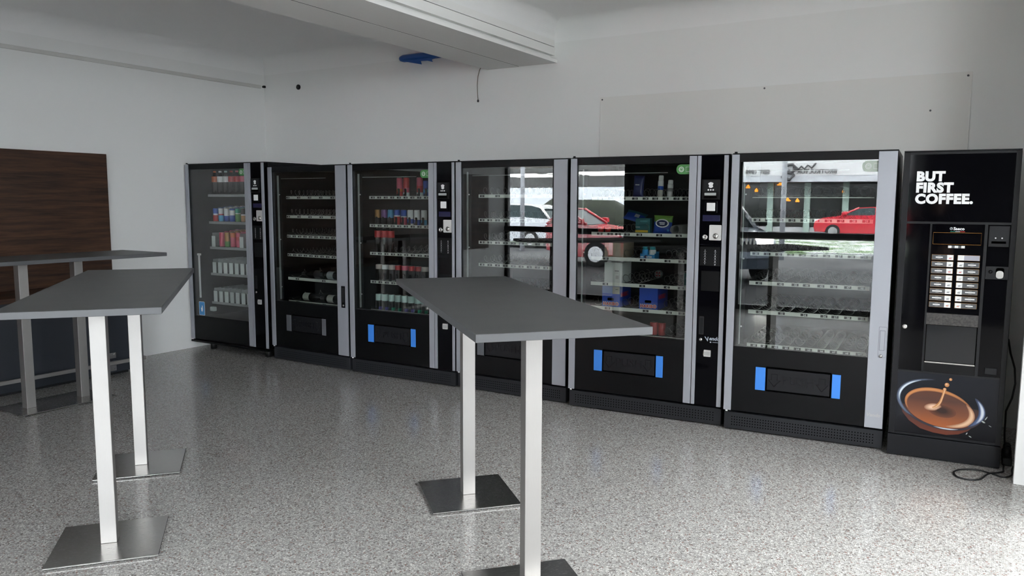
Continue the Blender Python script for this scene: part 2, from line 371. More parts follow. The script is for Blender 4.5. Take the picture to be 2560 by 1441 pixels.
# ------------------------------------------------------------------ left wall: walnut board and low slate unit with foot rail
b = MB(); b.box(-4.648, -4.612, -5.60, -0.862, 0.76, 1.930, M_WOOD, 0.002)
tag(b.build('wood_board'), 'tall walnut board with horizontal grain against the left wall', 'board')
t = thing('low_cabinet', 'low dark slate cabinet with steel foot rail below the walnut board', 'cabinet', (-4.648, -1.03, 0))
b = MB(); b.box(0.0, 0.555, -2.6, 0.0, 0.03, 0.72, M_SLATE, 0.003); b.build('body', t)
b = MB(); b.box(0.0, 0.575, -2.62, 0.015, 0.72, 0.76, M_WOOD, 0.003); b.build('worktop', t)
b = MB(); b.box(0.02, 0.50, -2.58, -0.02, 0.0, 0.03, M_BLACKM); b.build('plinth', t)
b = MB(); b.box(0.605, 0.635, -2.6, 0.065, 0.112, 0.142, M_STEEL, 0.002); b.build('foot_rail', t)
for y in (-0.21, -1.28, -2.35):
    b = MB(); b.box(0.555, 0.561, y-0.045, y+0.045, 0.155, 0.205, M_CHROME, 0.002); b.box(0.555, 0.561, y-0.045, y+0.045, 0.045, 0.095, M_CHROME, 0.002)
    b.box(0.556, 0.605, y-0.012, y+0.012, 0.115, 0.139, M_CHROME)
    for dy in (-0.03, 0.03):
        for z in (0.19, 0.06): b.cyl((0.561, y+dy, z), (0.565, y+dy, z), 0.006, M_CHROME, 8)
    b.build('rail_bracket', t)

# ------------------------------------------------------------------ standing tables
def bar_table(label, cx, cy, rz, LX, WY, legs, plates, TH=0.028, H=1.10):
    t = thing('standing_table', label, 'table', (cx, cy, 0), rz, 'dark standing tables')
    b = MB(); b.box(-LX/2, LX/2, -WY/2, WY/2, H-TH, H, M_TOP, 0.0012, seg=1); b.build('tabletop', t)
    b = MB()
    for bx in ((-LX/2-0.0006, -LX/2, -WY/2, WY/2), (LX/2, LX/2+0.0006, -WY/2, WY/2), (-LX/2, LX/2, -WY/2-0.0006, -WY/2), (-LX/2, LX/2, WY/2, WY/2+0.0006)): b.box(*bx, H-TH+0.0012, H-0.0012, M_EDGE)
    b.build('edge_band', t)
    for x in legs:
        b = MB(); b.box(x-0.0325, x+0.0325, -0.0325, 0.0325, 0.012, H-TH-0.006, M_STEEL, 0.002)
        lg = b.build('leg', t, 'brushed steel square leg')
        b = MB(); b.box(x-0.16, x+0.16, -0.16, 0.16, H-TH-0.006, H-TH, M_STEEL, 0.001); b.build('mounting_plate', lg)
    for x0, x1, wy in plates:
        b = MB(); b.box(x0, x1, -wy/2, wy/2, 0.006, 0.012, M_PLATE, 0.0015, seg=1); pl = b.build('base_plate', t, 'steel base plate')
        for x in (x0+0.04, x1-0.04):
            for y in (-wy/2+0.04, wy/2-0.04):
                b = MB(); b.cyl((x, y, 0), (x, y, 0.006), 0.012, M_RUB, 10); b.build('foot', pl)
bar_table('dark grey standing table on two square steel bases, in front of the low cabinet', -1.372, -2.857, math.radians(-40.6), 1.88, 0.587, (-0.541, 0.541), ((-0.761, -0.321, 0.44), (0.321, 0.761, 0.44)))
bar_table('dark grey standing table standing alone in front of the middle machines', 0.463, -2.262, math.radians(-42.8), 1.84, 0.615, (-0.538, 0.538), ((-0.762, -0.314, 0.45), (0.314, 0.762, 0.45)))
bar_table('dark standing table along the left wall, two legs on one shared base plate', -3.590, -1.985, math.radians(90), 1.54, 0.58, (-0.20, 0.20), ((-0.345, 0.345, 0.40),))

# ------------------------------------------------------------------ vending machines: shared pieces
COILS = {}
def coil_mesh(r=0.030, pitch=0.045, length=0.50, ph=0.0, w=0.0019):
    key = (r, pitch, length, ph)
    if key not in COILS:
        b = MB(); k = int(length/pitch*14)
        b.tube([(r*math.cos(ph + 2*PI*i/14), length*i/k, r*math.sin(ph + 2*PI*i/14)) for i in range(k+1)], w, M_WIRE, 5)
        COILS[key] = b.mesh('coil')
    return COILS[key]

def frame_of(a, bb):
    ax, ay = a; bx, by = bb
    return ax, ay, math.atan2(by-ay, bx-ax)
MACH = {}
def wpos(k, u, y, z):
    x0, y0, r = MACH[k]
    return (x0 + u*math.cos(r) - y*math.sin(r), y0 + u*math.sin(r) + y*math.cos(r), z)

def tray(root, zs, u0, u1, nums, coils, ydep=0.10, sh=0.013, cards=(), rod=False, strip=None, slope=0.0):
    strip = strip or M_STRIP
    """zs: height of the middle of the price strip; nums: [(u, text)], coils: [(u, r, pitch)]"""
    zf = zs + 0.004
    SH = Matrix(((1, 0, 0, 0), (0, 1, 0, 0), (0, slope, 1, -slope*ydep), (0, 0, 0, 1))) if slope else None
    b = MB(); b.box(u0, u1, ydep, 0.66, zf-0.003, zf, M_TRAY, M=SH)
    b.box(u0, u0+0.003, ydep, 0.66, zf, zf+0.03, M_TRAY, M=SH); b.box(u1-0.003, u1, ydep, 0.66, zf, zf+0.03, M_TRAY, M=SH)
    b.box(u0, u1, 0.655, 0.66, zf, zf+0.06, M_TRAY, M=SH)
    t = b.build('tray', root)
    b = MB()
    if rod: b.box(u0, u1, ydep-0.004, ydep, zs-0.003, zs+0.003, M_STRIP)
    else:
        b.box(u0, u1, ydep-0.004, ydep, zs-sh, zs+sh, strip)
        for u, s in nums:
            b.box(u-0.021, u+0.021, ydep-0.0046, ydep-0.0038, zs-0.008, zs+0.008, M_TAG)
            b.text(s, 0.017, FRONT(u+0.003, ydep-0.0048, zs-0.006), M_INK, 0.0001, 0.0004, space=1.1)
    b.build('price_strip', t)
    for i, (u, r, p) in enumerate(coils):
        o = put('spiral_coil', coil_mesh(r, p, 0.50, (0.0, 0.9, 2.2, 4.0)[i % 4]), t, loc=(u, ydep+0.015, zf + r + 0.004))
    for u in cards:
        b = MB(); b.box(u-0.028, u+0.028, ydep+0.005, ydep+0.008, zf+0.004, zf+0.118, M_CARD, 0.002); b.build('lane_card', t)
        b = MB()
        b.box(u-0.022, u+0.022, ydep+0.10, ydep+0.103, zf+0.004, zf+0.150, M_CLEAR); b.box(u-0.024, u-0.022, ydep+0.01, ydep+0.40, zf+0.002, zf+0.150, M_CLEAR); b.build('lane_divider', t)
    return t
M_CARD = mat('white_lane_card', (0.62, 0.68, 0.66), 0.5)

def push_flap(root, blue, left_blue=True):
    b = MB(); b.box(0.264, 0.662, 0.012, 0.05, 0.292, 0.456, M_HOLE); b.build('flap_recess', root)
    b = MB(); b.box(0.272, 0.654, -0.002, 0.012, 0.302, 0.444, M_DKGREY, 0.003)
    b.text('PUSH', 0.078, FRONT(0.463, -0.002, 0.348), M_DKGREY, 0.0035, 0.0, space=1.12)
    for c in (0.318, 0.608):
        P = [(c, 0.328), (c+0.038, 0.372), (c+0.019, 0.372), (c+0.019, 0.41), (c-0.019, 0.41), (c-0.019, 0.372), (c-0.038, 0.372)]
        b.tube([(x, -0.002, z) for x, z in P + P[:1]], 0.0022, M_DKGREY, 5)
    b.build('push_flap', root)
    for u0, u1 in ((0.199, 0.262), (0.666, 0.716)):
        b = MB(); b.box(u0, u1, -0.005, 0.012, 0.296, 0.448, blue, 0.002); b.build('flap_side_panel', root)

def column(root, du=0.0, dz=0.0, u0=0.946, u1=1.095, z0=0.138, z1=1.825, vendo=False, disp=True):
    b = MB(); b.box(u0, u1, -0.003, 0.04, z0, z1, M_GLOSS, 0.001); b.build('control_column', root)
    b = MB(); b.box(0.955+du, 1.075+du, -0.018, -0.003, 1.535+dz, 1.668+dz, M_BLACK, 0.003)
    b.box(0.968+du, 1.060+du, -0.0195, -0.018, 1.590+dz, 1.660+dz, M_DKGREY, 0.0004, seg=1)
    cx, cz = 1.016+du, 1.628+dz
    for a in (-0.5, -0.2, 0.1, 0.4):      # fanned banknotes
        c, s_ = math.cos(a), math.sin(a)
        b.prism([(cx + x*c + z*s_, cz + z*c - x*s_) for x, z in ((-0.010, -0.014), (0.010, -0.014), (0.010, 0.020), (-0.010, 0.020))], -0.0205 - 0.0001*a, -0.0195, M_INK)
    for x in (-0.016, 0.0, 0.016): b.cyl((cx+x, -0.0195, cz-0.029), (cx+x, -0.0203, cz-0.029), 0.0055, M_INK, 8)
    b.box(0.975+du, 1.052+du, -0.024, -0.018, 1.562+dz, 1.580+dz, M_RAIL, 0.003)
    b.box(0.970+du, 1.057+du, -0.0188, -0.018, 1.544+dz, 1.558+dz, M_HOLE)
    b.build('bill_acceptor', root)
    b = MB(); b.box(0.975+du, 1.062+du, -0.016, -0.003, 1.446+dz, 1.526+dz, M_GLOSS, 0.004)
    b.box(0.992+du, 1.048+du, -0.018, -0.016, 1.460+dz, 1.514+dz, M_WHITE, 0.002); b.build('card_reader', root)
    if disp:
        b = MB(); b.box(0.964+du, 1.080+du, -0.005, -0.003, 1.392+dz, 1.433+dz, M_NAVY, 0.001); b.build('display', root)
    b = MB(); b.prism(rrect(1.012+du, 1.092+du, 1.266+dz, 1.368+dz, 0.006), -0.010, -0.003, M_ALU); b.lathe([(0.019, 0.0), (0.019, 0.003), (0.013, 0.008), (0.004, 0.010)], M_CHROME, 16, Matrix.Translation((1.055+du, -0.010, 1.295+dz)) @ Matrix.Rotation(PI/2, 4, 'X'))
    b.box(1.0535+du, 1.0565+du, -0.021, -0.013, 1.277+dz, 1.313+dz, M_TAG); b.build('coin_slot', root)
    b = MB(); b.lathe([(0.019, 0.0), (0.019, 0.006), (0.015, 0.009), (0.008, 0.009), (0.007, 0.0075), (0.001, 0.0075)], M_CHROME, 18, Matrix.Translation((0.984+du, -0.003, 1.286+dz)) @ Matrix.Rotation(PI/2, 4, 'X')); b.build('door_lock', root)
    b = MB(); b.box(0.953+du, 1.088+du, -0.007, -0.003, 1.094+dz, 1.222+dz, M_BLACK, 0.002)
    for c, chars in ((0.988+du, '12345*'), (1.056+du, '67890#')):
        for i, ch in enumerate(chars):
            z = 1.196 + dz - i*0.0185
            b.text(ch, 0.016, FRONT(c, -0.0072, z-0.004), M_INK, 0.0001)
            if i: b.box(c-0.009, c+0.009, -0.0073, -0.007, z+0.0115, z+0.0125, M_RAIL)
    b.build('keypad', root)
    b = MB(); b.box(0.966+du, 1.088+du, -0.005, -0.003, 0.925+dz, 1.060+dz, M_BLACK, 0.001); b.build('blank_plate', root)
    zz = dz*0.9
    b = MB(); b.prism(rrect(0.962, 0.994, 0.626+zz, 0.750+zz, 0.003), -0.0045, -0.003, M_BLACKM); b.box(0.967, 0.989, -0.0052, -0.0045, 0.634+zz, 0.742+zz, M_DKGREY); b.build('pull_handle', root)
    b = MB(); b.lathe([(0.011, 0.0), (0.011, 0.003), (0.004, 0.004), (0.0005, 0.004)], M_CHROME, 14, Matrix.Translation((0.976, -0.003, 0.591+zz)) @ Matrix.Rotation(PI/2, 4, 'X')); b.build('handle_lock', root)
    b = MB(); b.prism(rrect(1.001, 1.047, 0.478+zz, 0.523+zz, 0.002), -0.012, -0.003, M_ALU); b.box(0.997, 1.003, -0.014, -0.003, 0.484+zz, 0.512+zz, M_CHROME, 0.001)
    b.box(1.004, 1.044, -0.0125, -0.012, 0.486+zz, 0.512+zz, M_GREYL); b.build('coin_return', root)
    if vendo:
        b = MB(); b.text('V', 0.042, FRONT(1.010, -0.0034, 0.584), M_LOGO, 0.0002, 0.001, 'LEFT', shear=-0.25)
        b.text('endo', 0.034, FRONT(1.032, -0.0034, 0.592), M_LOGO, 0.0002, 0.0012, 'LEFT', shear=0.25)
        b.box(1.038, 1.048, -0.0036, -0.003, 0.574, 0.582, M_LOGO); b.box(1.056, 1.100, -0.0036, -0.003, 0.577, 0.580, M_LOGO); b.build('logo', root)
M_ALU = mat('satin_aluminium', (0.66, 0.655, 0.64), 0.38, 0.6)
M_GREYL = mat('light_grey_plastic', (0.42, 0.42, 0.41), 0.5)
M_LOGO = mat('silver_logo_print', (0.36, 0.40, 0.46), 0.5)

def machine(key, a, bb, w, label, kind, top=1.83, gz0=0.572, gz1=1.778, dz0=0.14, side=M_BLUE, rails=True, stick=None, handle=None, flap=True, holes=True, sr=(0.863, 0.965)):
    x0, y0, r = frame_of(a, bb); MACH[key] = (x0, y0, r)
    t = thing('vending_machine', label, 'vending machine', (x0, y0, 0), r, 'row of vending machines')
    D = 0.84; zi = dz0
    wc = w - 0.004
    b = MB()
    b.box(0.004, 0.030, 0.05, D, zi-0.012, top, M_BLACK); b.box(wc-0.026, wc, 0.05, D, zi-0.012, top, M_BLACK)
    b.box(0.030, wc-0.026, 0.05, D, top-0.03, top, M_BLACK); b.box(0.030, wc-0.026, D-0.02, D, zi-0.012, top-0.03, M_CABIN)
    b.box(0.030, wc-0.026, 0.05, D-0.02, zi-0.012, zi+0.01, M_BLACK); b.box(0.030, wc-0.026, 0.052, D-0.02, gz0-0.05, gz0-0.03, M_CABIN)
    if kind == 'A': b.box(0.872, 0.890, 0.052, D-0.02, gz0-0.05, top-0.03, M_CABIN)
    b.box(0.0, wc, 0.02, D, top-0.0005, top+0.004, M_BLACK)
    b.build('cabinet', t)
    # plinth with perforation, feet
    if holes:
        b = MB(); b.box(0.004, wc, 0.006, D, 0.012, zi-0.016, M_PLINTH, 0.002, seg=1)
        n = 52; u0, u1 = 0.056, w - 0.058
        for i in range(n):
            for j in range(4):
                u = u0 + (u1-u0)*i/(n-1); z = 0.0405 + j*0.0178
                b.face([(u + 0.0037*math.cos(q), 0.0052, z + 0.0037*math.sin(q)) for q in (PI/4*x for x in range(8))], M_HOLE)
        b.build('ventilation_plinth', t)
        fh = 0.012
    else:
        b = MB(); b.box(0.0, wc, -0.012, 0.05, 0.073, 0.092, M_BLACK, 0.002); b.box(0.03, wc-0.03, 0.2, D, 0.05, 0.092, M_BLACKM); b.build('skirt', t); fh = 0.08
    for u in (0.20 if not holes else 0.08, w-0.12):
        for y in (0.10, D-0.10):
            b = MB(); b.cyl((u, y, 0), (u, y, fh), 0.022 if holes else 0.03, M_RUB, 12); b.build('foot', t)
    # door
    b = MB(); ud = 0.92 if kind == 'A' else wc
    b.box(0.003, 0.05, 0.0, 0.05, zi, top-0.003, M_BLACK); b.box(0.865, ud, 0.0, 0.05, zi, top-0.003, M_BLACK)
    b.box(0.05, 0.865, 0.0, 0.05, gz1, top-0.003, M_BLACK)
    if flap:
        b.box(0.05, 0.264, 0.0, 0.05, zi, gz0, M_BLACK); b.box(0.662, 0.865, 0.0, 0.05, zi, gz0, M_BLACK)
        b.box(0.264, 0.662, 0.0, 0.05, zi, 0.292, M_BLACK); b.box(0.264, 0.662, 0.0, 0.05, 0.456, gz0, M_BLACK)
    else: b.box(0.05, 0.865, 0.0, 0.05, zi, gz0, M_BLACK)
    door = b.build('door', t)
    b = MB(); b.box(0.051, 0.864, 0.006, 0.012, gz0+0.001, gz1-0.001, M_GLASSC if key == 'corner' else M_GLASS); b.build('glass', t)
    if flap: push_flap(t, side)
    strips = [(0.001, 0.049)]
    strips += [(0.866, 0.916), (0.921, 0.945), (1.096, 1.126)] if kind == 'A' else [sr]
    for u0, u1 in strips:
        b = MB(); b.box(u0, min(u1, w), -0.012, 0.0, dz0, top-0.006, M_SILVER, 0.002); b.build('silver_trim', t)
    b = MB(); b.cyl((0.024, 0.0, top+0.003), (0.024, 0.0, top+0.012), 0.009, M_BLACK, 10); b.build('hinge_pin', t)
    b = MB(); b.cyl((0.020, -0.004, dz0-0.010), (0.020, -0.004, dz0), 0.008, M_WHITE, 10); b.build('hinge_bush', t)
    if rails:
        b = MB(); b.box(0.074, 0.105, 0.055, 0.062, gz0+0.01, gz1-0.03, M_DKGREY); b.box(0.074, 0.079, 0.035, 0.055, gz0+0.01, gz1-0.03, M_RAIL, 0.001)
        for z in (0.70, 1.15, 1.57): b.cyl((0.085, 0.055, z), (0.085, 0.050, z), 0.0055, M_WHITE, 8)
        b.build('light_rail', t)
        b = MB(); b.box(0.12, 0.70, 0.045, 0.050, gz1-0.062, gz1-0.058, M_RAIL); b.build('top_wire', t)
    if stick:
        b = MB(); P = rrect(0.774, 0.864, 1.704+stick, 1.770+stick, 0.030, 6)
        P = [(min(x, 0.864), z) for x, z in P if x < 0.84] + [(0.864, 1.704+stick), (0.864, 1.770+stick)]
        P = sorted(P, key=lambda q: math.atan2(q[1]-1.737-stick, q[0]-0.82))
        b.prism(P, 0.0048, 0.0058, MATS['reflection_washed_sticker'] if key == 'empty' else M_GREEN)
        c = (0.808, 1.737+stick)
        b.tube([(c[0]+0.016*math.cos(q), 0.0046, c[1]+0.016*math.sin(q)) for q in (2*PI*i/24 for i in range(25))], 0.0016, M_INK, 5)
        b.tube([(c[0]+0.010*math.cos(q), 0.0046, c[1]+0.010*math.sin(q)) for q in (PI/2+0.5 + (2*PI-1.0)*i/18 for i in range(19))], 0.0013, M_INK, 5)
        b.box(c[0]-0.001, c[0]+0.001, 0.0042, 0.005, c[1], c[1]+0.012, M_INK)
        b.tube([(0.864, 0.0046, 1.752+stick), (0.838, 0.0046, 1.752+stick), (0.838, 0.0046, 1.722+stick), (0.864, 0.0046, 1.722+stick)], 0.0011, M_INK, 5)
        b.build('sticker', t)
    if handle == 'silver':
        b = MB(); b.prism(rrect(0.917, 0.960, 0.583, 0.772, 0.005), -0.0128, -0.0115, M_GREYP); b.prism(rrect(0.9185, 0.9590, 0.5845, 0.7705, 0.004), -0.0135, -0.012, M_SILVER)
        b.prism(rrect(0.923, 0.952, 0.627, 0.750, 0.002), -0.0142, -0.0130, M_GREYP); b.prism(rrect(0.925, 0.950, 0.629, 0.748, 0.002), -0.0152, -0.0138, M_SILVER); b.build('pull_handle', t)
    if handle == 'black':
        b = MB(); b.prism(rrect(0.930, 0.974, 0.572, 0.766, 0.004), -0.016, -0.0115, M_BLACK); b.prism(rrect(0.938, 0.966, 0.62, 0.75, 0.003), -0.0175, -0.0155, M_BLACKM); b.build('pull_handle', t)
    if handle:
        u = 0.934 if handle == 'silver' else 0.953
        b = MB(); b.lathe([(0.010, 0.0), (0.010, 0.004), (0.004, 0.005), (0.0005, 0.005)], M_CHROME, 14, Matrix.Translation((u, -0.013, 0.592)) @ Matrix.Rotation(PI/2, 4, 'X')); b.build('handle_lock', t)
    return t

def row(u0, p, n, r=0.030, pitch=0.045): return [(u0 + p*i, r, pitch) for i in range(n)]
def nums(us, s0, step=1): return [(u, str(s0 + step*i)) for i, u in enumerate(us)]

# ---- first machine, in the corner: bottles and cans
t1 = machine('corner', (-4.630, -0.026), (-3.502, -0.018), 1.128, 'tall black machine of bottles and cans standing in the corner by the left wall', 'A', top=1.873, gz0=0.345, gz1=1.818, dz0=0.105, rails=False, stick=0.047, flap=False, holes=False)
for o in [o for o in C.objects if o.parent == t1 and o.name.startswith('silver_trim')]: pass
column(t1, 0.005, 0.055, 0.946, 1.095, 0.105, 1.868)
LANES = [0.150 + 0.0835*i for i in range(8)]
Z1 = (1.563, 1.288, 1.030, 0.760, 0.462)
for i, z in enumerate(Z1):
    cards = () if i < 2 else ((LANES[0], LANES[5]) if i == 2 else LANES[:7])
    tray(t1, z, 0.103, 0.84, [], [], 0.18, cards=cards, strip=M_STRIPG, slope=0.12)
b = MB(); b.box(0.060, 0.076, 0.06, 0.075, 0.52, 0.965, M_WHITE, 0.003); b.box(0.050, 0.090, 0.058, 0.078, 0.955, 0.975, M_WHITE, 0.002); b.build('lift_arm', t1)
b = MB(); b.box(0.16, 0.22, 0.10, 0.14, 0.385, 0.43, M_CARD, 0.006); b.box(0.21, 0.24, 0.10, 0.12, 0.41, 0.425, M_CARD, 0.004); b.build('lift_cradle', t1)
b = MB(); b.prism(rrect(0.120, 0.207, 0.353, 0.493, 0.010), 0.0045, 0.0056, M_INK); b.prism(rrect(0.124, 0.203, 0.357, 0.489, 0.008), 0.0040, 0.0045, mat('sky_blue_sticker', (0.045, 0.23, 0.52), 0.45))
b.prism([(0.155, 0.395), (0.170, 0.39), (0.178, 0.41), (0.175, 0.45), (0.166, 0.455), (0.162, 0.43), (0.150, 0.43)], 0.0034, 0.0040, M_INK); b.build('instruction_sticker', t1)

# ---- second machine: spirals and wine bottles
t2 = machine('wine', (-3.49, 0.02), (-2.47, -0.01), 1.006, 'black machine with wine bottles lying in its two lowest trays', 'B', side=M_GREYP, handle='black', sr=(0.878, 1.002))
ZW = (1.543, 1.365, 1.181, 1.005, 0.781, 0.560)
U10 = [0.150 + 0.0725*i for i in range(10)]
tray(t2, ZW[0], 0.125, 0.845, nums(U10[::2], 10, 2), [(u, 0.030, 0.10) for u in U10])
tray(t2, ZW[1], 0.125, 0.845, nums(U10[::2], 20, 2), [(u, 0.030, 0.10) for u in U10])
tray(t2, ZW[2], 0.125, 0.845, nums(U10, 30), [(u, 0.030, 0.125) for u in U10])
tray(t2, ZW[3], 0.125, 0.845, nums(U10, 40), [(u, 0.024, 0.125) for u in U10 if abs(u-0.4) > 0.03])
tray(t2, ZW[4], 0.125, 0.845, nums([0.25, 0.60], 51, 5), [])
tray(t2, ZW[5], 0.125, 0.845, nums([0.25, 0.60], 61, 5), [])
put('spiral_coil', coil_mesh(0.034, 0.20, 0.40, 3.6), [o for o in C.objects if o.parent == t2 and o.name.startswith('tray')][4], loc=(0.165, 0.13, ZW[4]+0.042))
put('spiral_coil', coil_mesh(0.034, 0.20, 0.40, 3.6), [o for o in C.objects if o.parent == t2 and o.name.startswith('tray')][5], loc=(0.165, 0.13, ZW[5]+0.042))

# ---- third machine: cans and small bottles
t3 = machine('cans', (-2.456, -0.019), (-1.335, -0.010), 1.118, 'black machine with upright cans and small bottles, third from the left wall', 'A', stick=0.0001)
column(t3)
ZCN = (1.545, 1.302, 1.060, 0.811, 0.555)
UC = [0.190 + 0.0717*i for i in range(9)]
for i, z in enumerate(ZCN):
    tray(t3, z, 0.150, 0.850, nums(UC, 10*(i+1)), [(u, 0.026, 0.09) for u in UC[3:]] if i == 2 else [])

TR3 = [o for o in C.objects if o.parent == t3 and o.name.startswith('tray')]
STOPS = [(0, [0.440, 0.512, 0.655, 0.727]), (1, [u+0.004 for u in UC[:8]]), (2, UC[:3]), (3, [u+0.006 for u in UC[:8]]), (4, UC[:8])]
for i, us in STOPS:
    for u in us:
        b = MB(); zf_ = ZCN[i] + 0.004
        b.prism([(-0.004, 0.0), (0.024, 0.0), (0.026, 0.060), (0.022, 0.072), (0.010, 0.074), (0.004, 0.066), (0.008, 0.048), (0.006, 0.030), (-0.002, 0.026)], 0.118, 0.124, M_BLACKM, Matrix.Translation((u, 0, zf_)))
        b.box(u+0.004, u+0.020, 0.104, 0.124, zf_, zf_+0.003, M_BLACKM); b.build('lane_stop', TR3[i])

# ---- fourth machine: empty spirals behind the middle table
t4 = machine('middle', (-1.326, -0.003), (-0.328, -0.002), 0.996, 'dark machine with empty spirals standing behind the middle table', 'B', side=M_GREYP, handle='silver', sr=(0.880, 0.992))
ZM = (1.558, 1.368, 1.191, 1.012, 0.80, 0.572)
for i, z in enumerate(ZM):
    us = [0.181 + 0.0725*j for j in range(9)]
    tray(t4, z, 0.148, 0.845, nums(us[::2] if i == 0 else us, 11 if i == 0 else 10*(i+1), 2 if i == 0 else 1), [(u, 0.030, 0.10 if i == 0 else 0.125) for u in us])

# ---- fifth machine: snacks
t5 = machine('snacks', (-0.290, -0.040), (0.840, 0.015), 1.131, 'black snack machine with blue sweet boxes and bottom push flap with blue sides', 'A', stick=0.0001)
column(t5, vendo=True)
ZS = (1.541, 1.286, 1.107, 0.922, 0.744, 0.556)
cs = [[(0.165, .028, 0.080), (0.235, .028, 0.080), (0.305, .028, 0.080), (0.375, .028, 0.080), (0.530, .031, 0.096), (0.615, .031, .10), (0.685, .031, .10), (0.752, .031, 0.096), (0.815, .028, 0.096)],
      [(0.330, .030, 0.096), (0.398, .030, 0.112), (0.740, .032, .016), (0.808, .032, .016)],
      [(0.150, .030, .10), (0.390, .030, .12), (0.448, .030, 0.112), (0.680, .031, 0.128), (0.745, .031, 0.096), (0.812, .030, 0.096)],
      [(0.150, .030, .10), (0.385, .032, .12), (0.465, .032, .075), (0.675, .032, .12), (0.745, .032, 0.096)],
      [(0.150, .031, .10), (0.385, .032, .12), (0.446, .031, 0.144), (0.680, .033, .12), (0.750, .033, 0.096), (0.815, .031, 0.096)],
      [(0.702, .032, .12), (0.768, .032, 0.096), (0.815, .012, 0.096)]]
for i, z in enumerate(ZS):
    us = ([0.19, 0.27, 0.36, 0.452, 0.530, 0.60, 0.675, 0.752, 0.815], [0.19, 0.27, 0.33, 0.398, 0.49, 0.635, 0.775], [0.24, 0.52, 0.70, 0.80], [0.24, 0.52, 0.70, 0.80], [0.26, 0.55, 0.72, 0.81], [0.26, 0.52, 0.72, 0.81])[i]
    tray(t5, z, 0.125, 0.845, nums(us, 10*(i+1)), cs[i])

# ---- sixth machine: empty spirals beside the coffee machine
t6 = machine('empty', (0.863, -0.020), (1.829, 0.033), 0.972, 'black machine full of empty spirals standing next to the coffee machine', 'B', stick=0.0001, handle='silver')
ZE = (1.550, 1.404, 1.183, 0.989, 0.797, 0.572)
tray(t6, ZE[0], 0.118, 0.845, [], [(u, 0.031, 0.07) for u in (.152, .221, .293, .364, .446, .515, .586, .651, .734, .790)], rod=True)
tray(t6, ZE[1], 0.118, 0.845, nums([0.153 + 0.0725*i for i in range(10)], 20), row(0.153, 0.0725, 10, 0.029, 0.125))
tray(t6, ZE[2], 0.118, 0.845, nums([0.153 + 0.0725*i for i in range(10)], 30), row(0.153, 0.0725, 10, 0.029, 0.125))
u4 = [.169, .228, .316, .407, .476, .563, .639, .721, .800]
tray(t6, ZE[3], 0.118, 0.845, nums([.180, .316, .407, .476, .563, .639, .721, .800], 41), [(u, 0.029, 0.10) for u in u4])
u5 = [.161, .224, .299, .362, .438, .510, .582, .656, .730, .810]
tray(t6, ZE[4], 0.118, 0.845, [(.190, '50'), (.330, '52'), (.470, '54'), (.590, '56'), (.656, '57'), (.730, '58'), (.810, '59')], [(u, 0.031, 0.07) for u in u5])
u6 = [.163, .229, .298, .367, .438, .507, .583, .656, .733, .809]
tray(t6, ZE[5], 0.118, 0.845, nums(u6, 60), [(u, 0.028, 0.04 if i in (6, 7) else 0.10) for i, u in enumerate(u6)])
b = MB(); b.text('Vendo', 0.030, FRONT(0.910, -0.0125, 0.212), M_GREYL, 0.0002, 0.001, shear=0.25); b.build('logo', t6)

# ------------------------------------------------------------------ goods inside the machines (each a thing of its own)
def col(name, c, rough=0.35, metal=0.0): return mat(name, c, rough, metal)
RED = col('can_red', (0.52, 0.03, 0.03), .3); BLU = col('can_blue', (0.03, 0.09, 0.42), .3); SKY = col('can_cyan', (0.08, 0.36, 0.62), .3)
GOLD = col('can_gold', (0.42, 0.22, 0.07), .3, .3); PUR = col('can_purple', (0.24, 0.12, 0.30), .3); WHT = col('can_white', (0.75, 0.75, 0.75), .3)
GRN = col('can_green', (0.10, 0.26, 0.06), .3); ORG = col('can_orange', (0.62, 0.12, 0.02), .3); DRK = col('can_black', (0.012, 0.012, 0.014), .3)
PNK = col('can_pink', (0.60, 0.08, 0.14), .3); COLA = col('dark_drink', (0.012, 0.006, 0.004), .12); MINT = col('label_mint', (0.50, 0.66, 0.62), .4)
CREAM = col('label_cream', (0.56, 0.48, 0.44), .4); TEALG = col('cap_green', (0.02, 0.30, 0.18), .4); VIO = col('cap_violet', (0.10, 0.08, 0.34), .4)
TOPM = M_CHROME
G = {}
def can_parts(r, h, bands):
    key = ('can', r, h, tuple((a, m.name) for a, m in bands))
    if key not in G:
        zs = [(0.0, r*0.80), (0.045*h, r)]; ms = [bands[0][1]]
        for i, (f, m) in enumerate(bands):
            zs.append((f*h*0.93, r)); ms.append(m)
        zs.append((0.975*h, r*0.84)); ms.append(bands[-1][1])
        b = MB(); b.lathe([(q, z) for z, q in zs], ms, 18); bd = b.mesh('can_body')
        b = MB(); b.lathe([(r*0.86, 0.972*h), (r*0.88, h), (r*0.80, h), (r*0.78, 0.978*h), (0.001, 0.978*h)], TOPM, 18, cap=(True, False)); b.cyl((0, 0, 0.978*h), (0, r*0.45, 0.984*h), r*0.18, TOPM, 8)
        G[key] = (bd, b.mesh('can_lid'))
    return G[key]
def bottle_parts(r, h, body, lab, cap):
    key = ('bot', r, h, body.name, lab[2].name, cap.name, lab[0])
    if key not in G:
        b = MB(); b.lathe([(r*0.75, 0), (r, 0.03*h), (r, 0.60*h), (r*0.92, 0.68*h), (r*0.55, 0.82*h), (r*0.40, 0.88*h), (r*0.40, 0.95*h)], body, 18); bd = b.mesh('bottle_body')
        b = MB(); b.lathe([(r*1.015, lab[0]*h), (r*1.015, lab[1]*h)], lab[2], 18, cap=(False, False)); lb = b.mesh('label')
        b = MB(); b.lathe([(r*0.46, 0.925*h), (r*0.46, 0.995*h), (r*0.40, h)], cap, 14); G[key] = (bd, lb, b.mesh('cap'))
    return G[key]
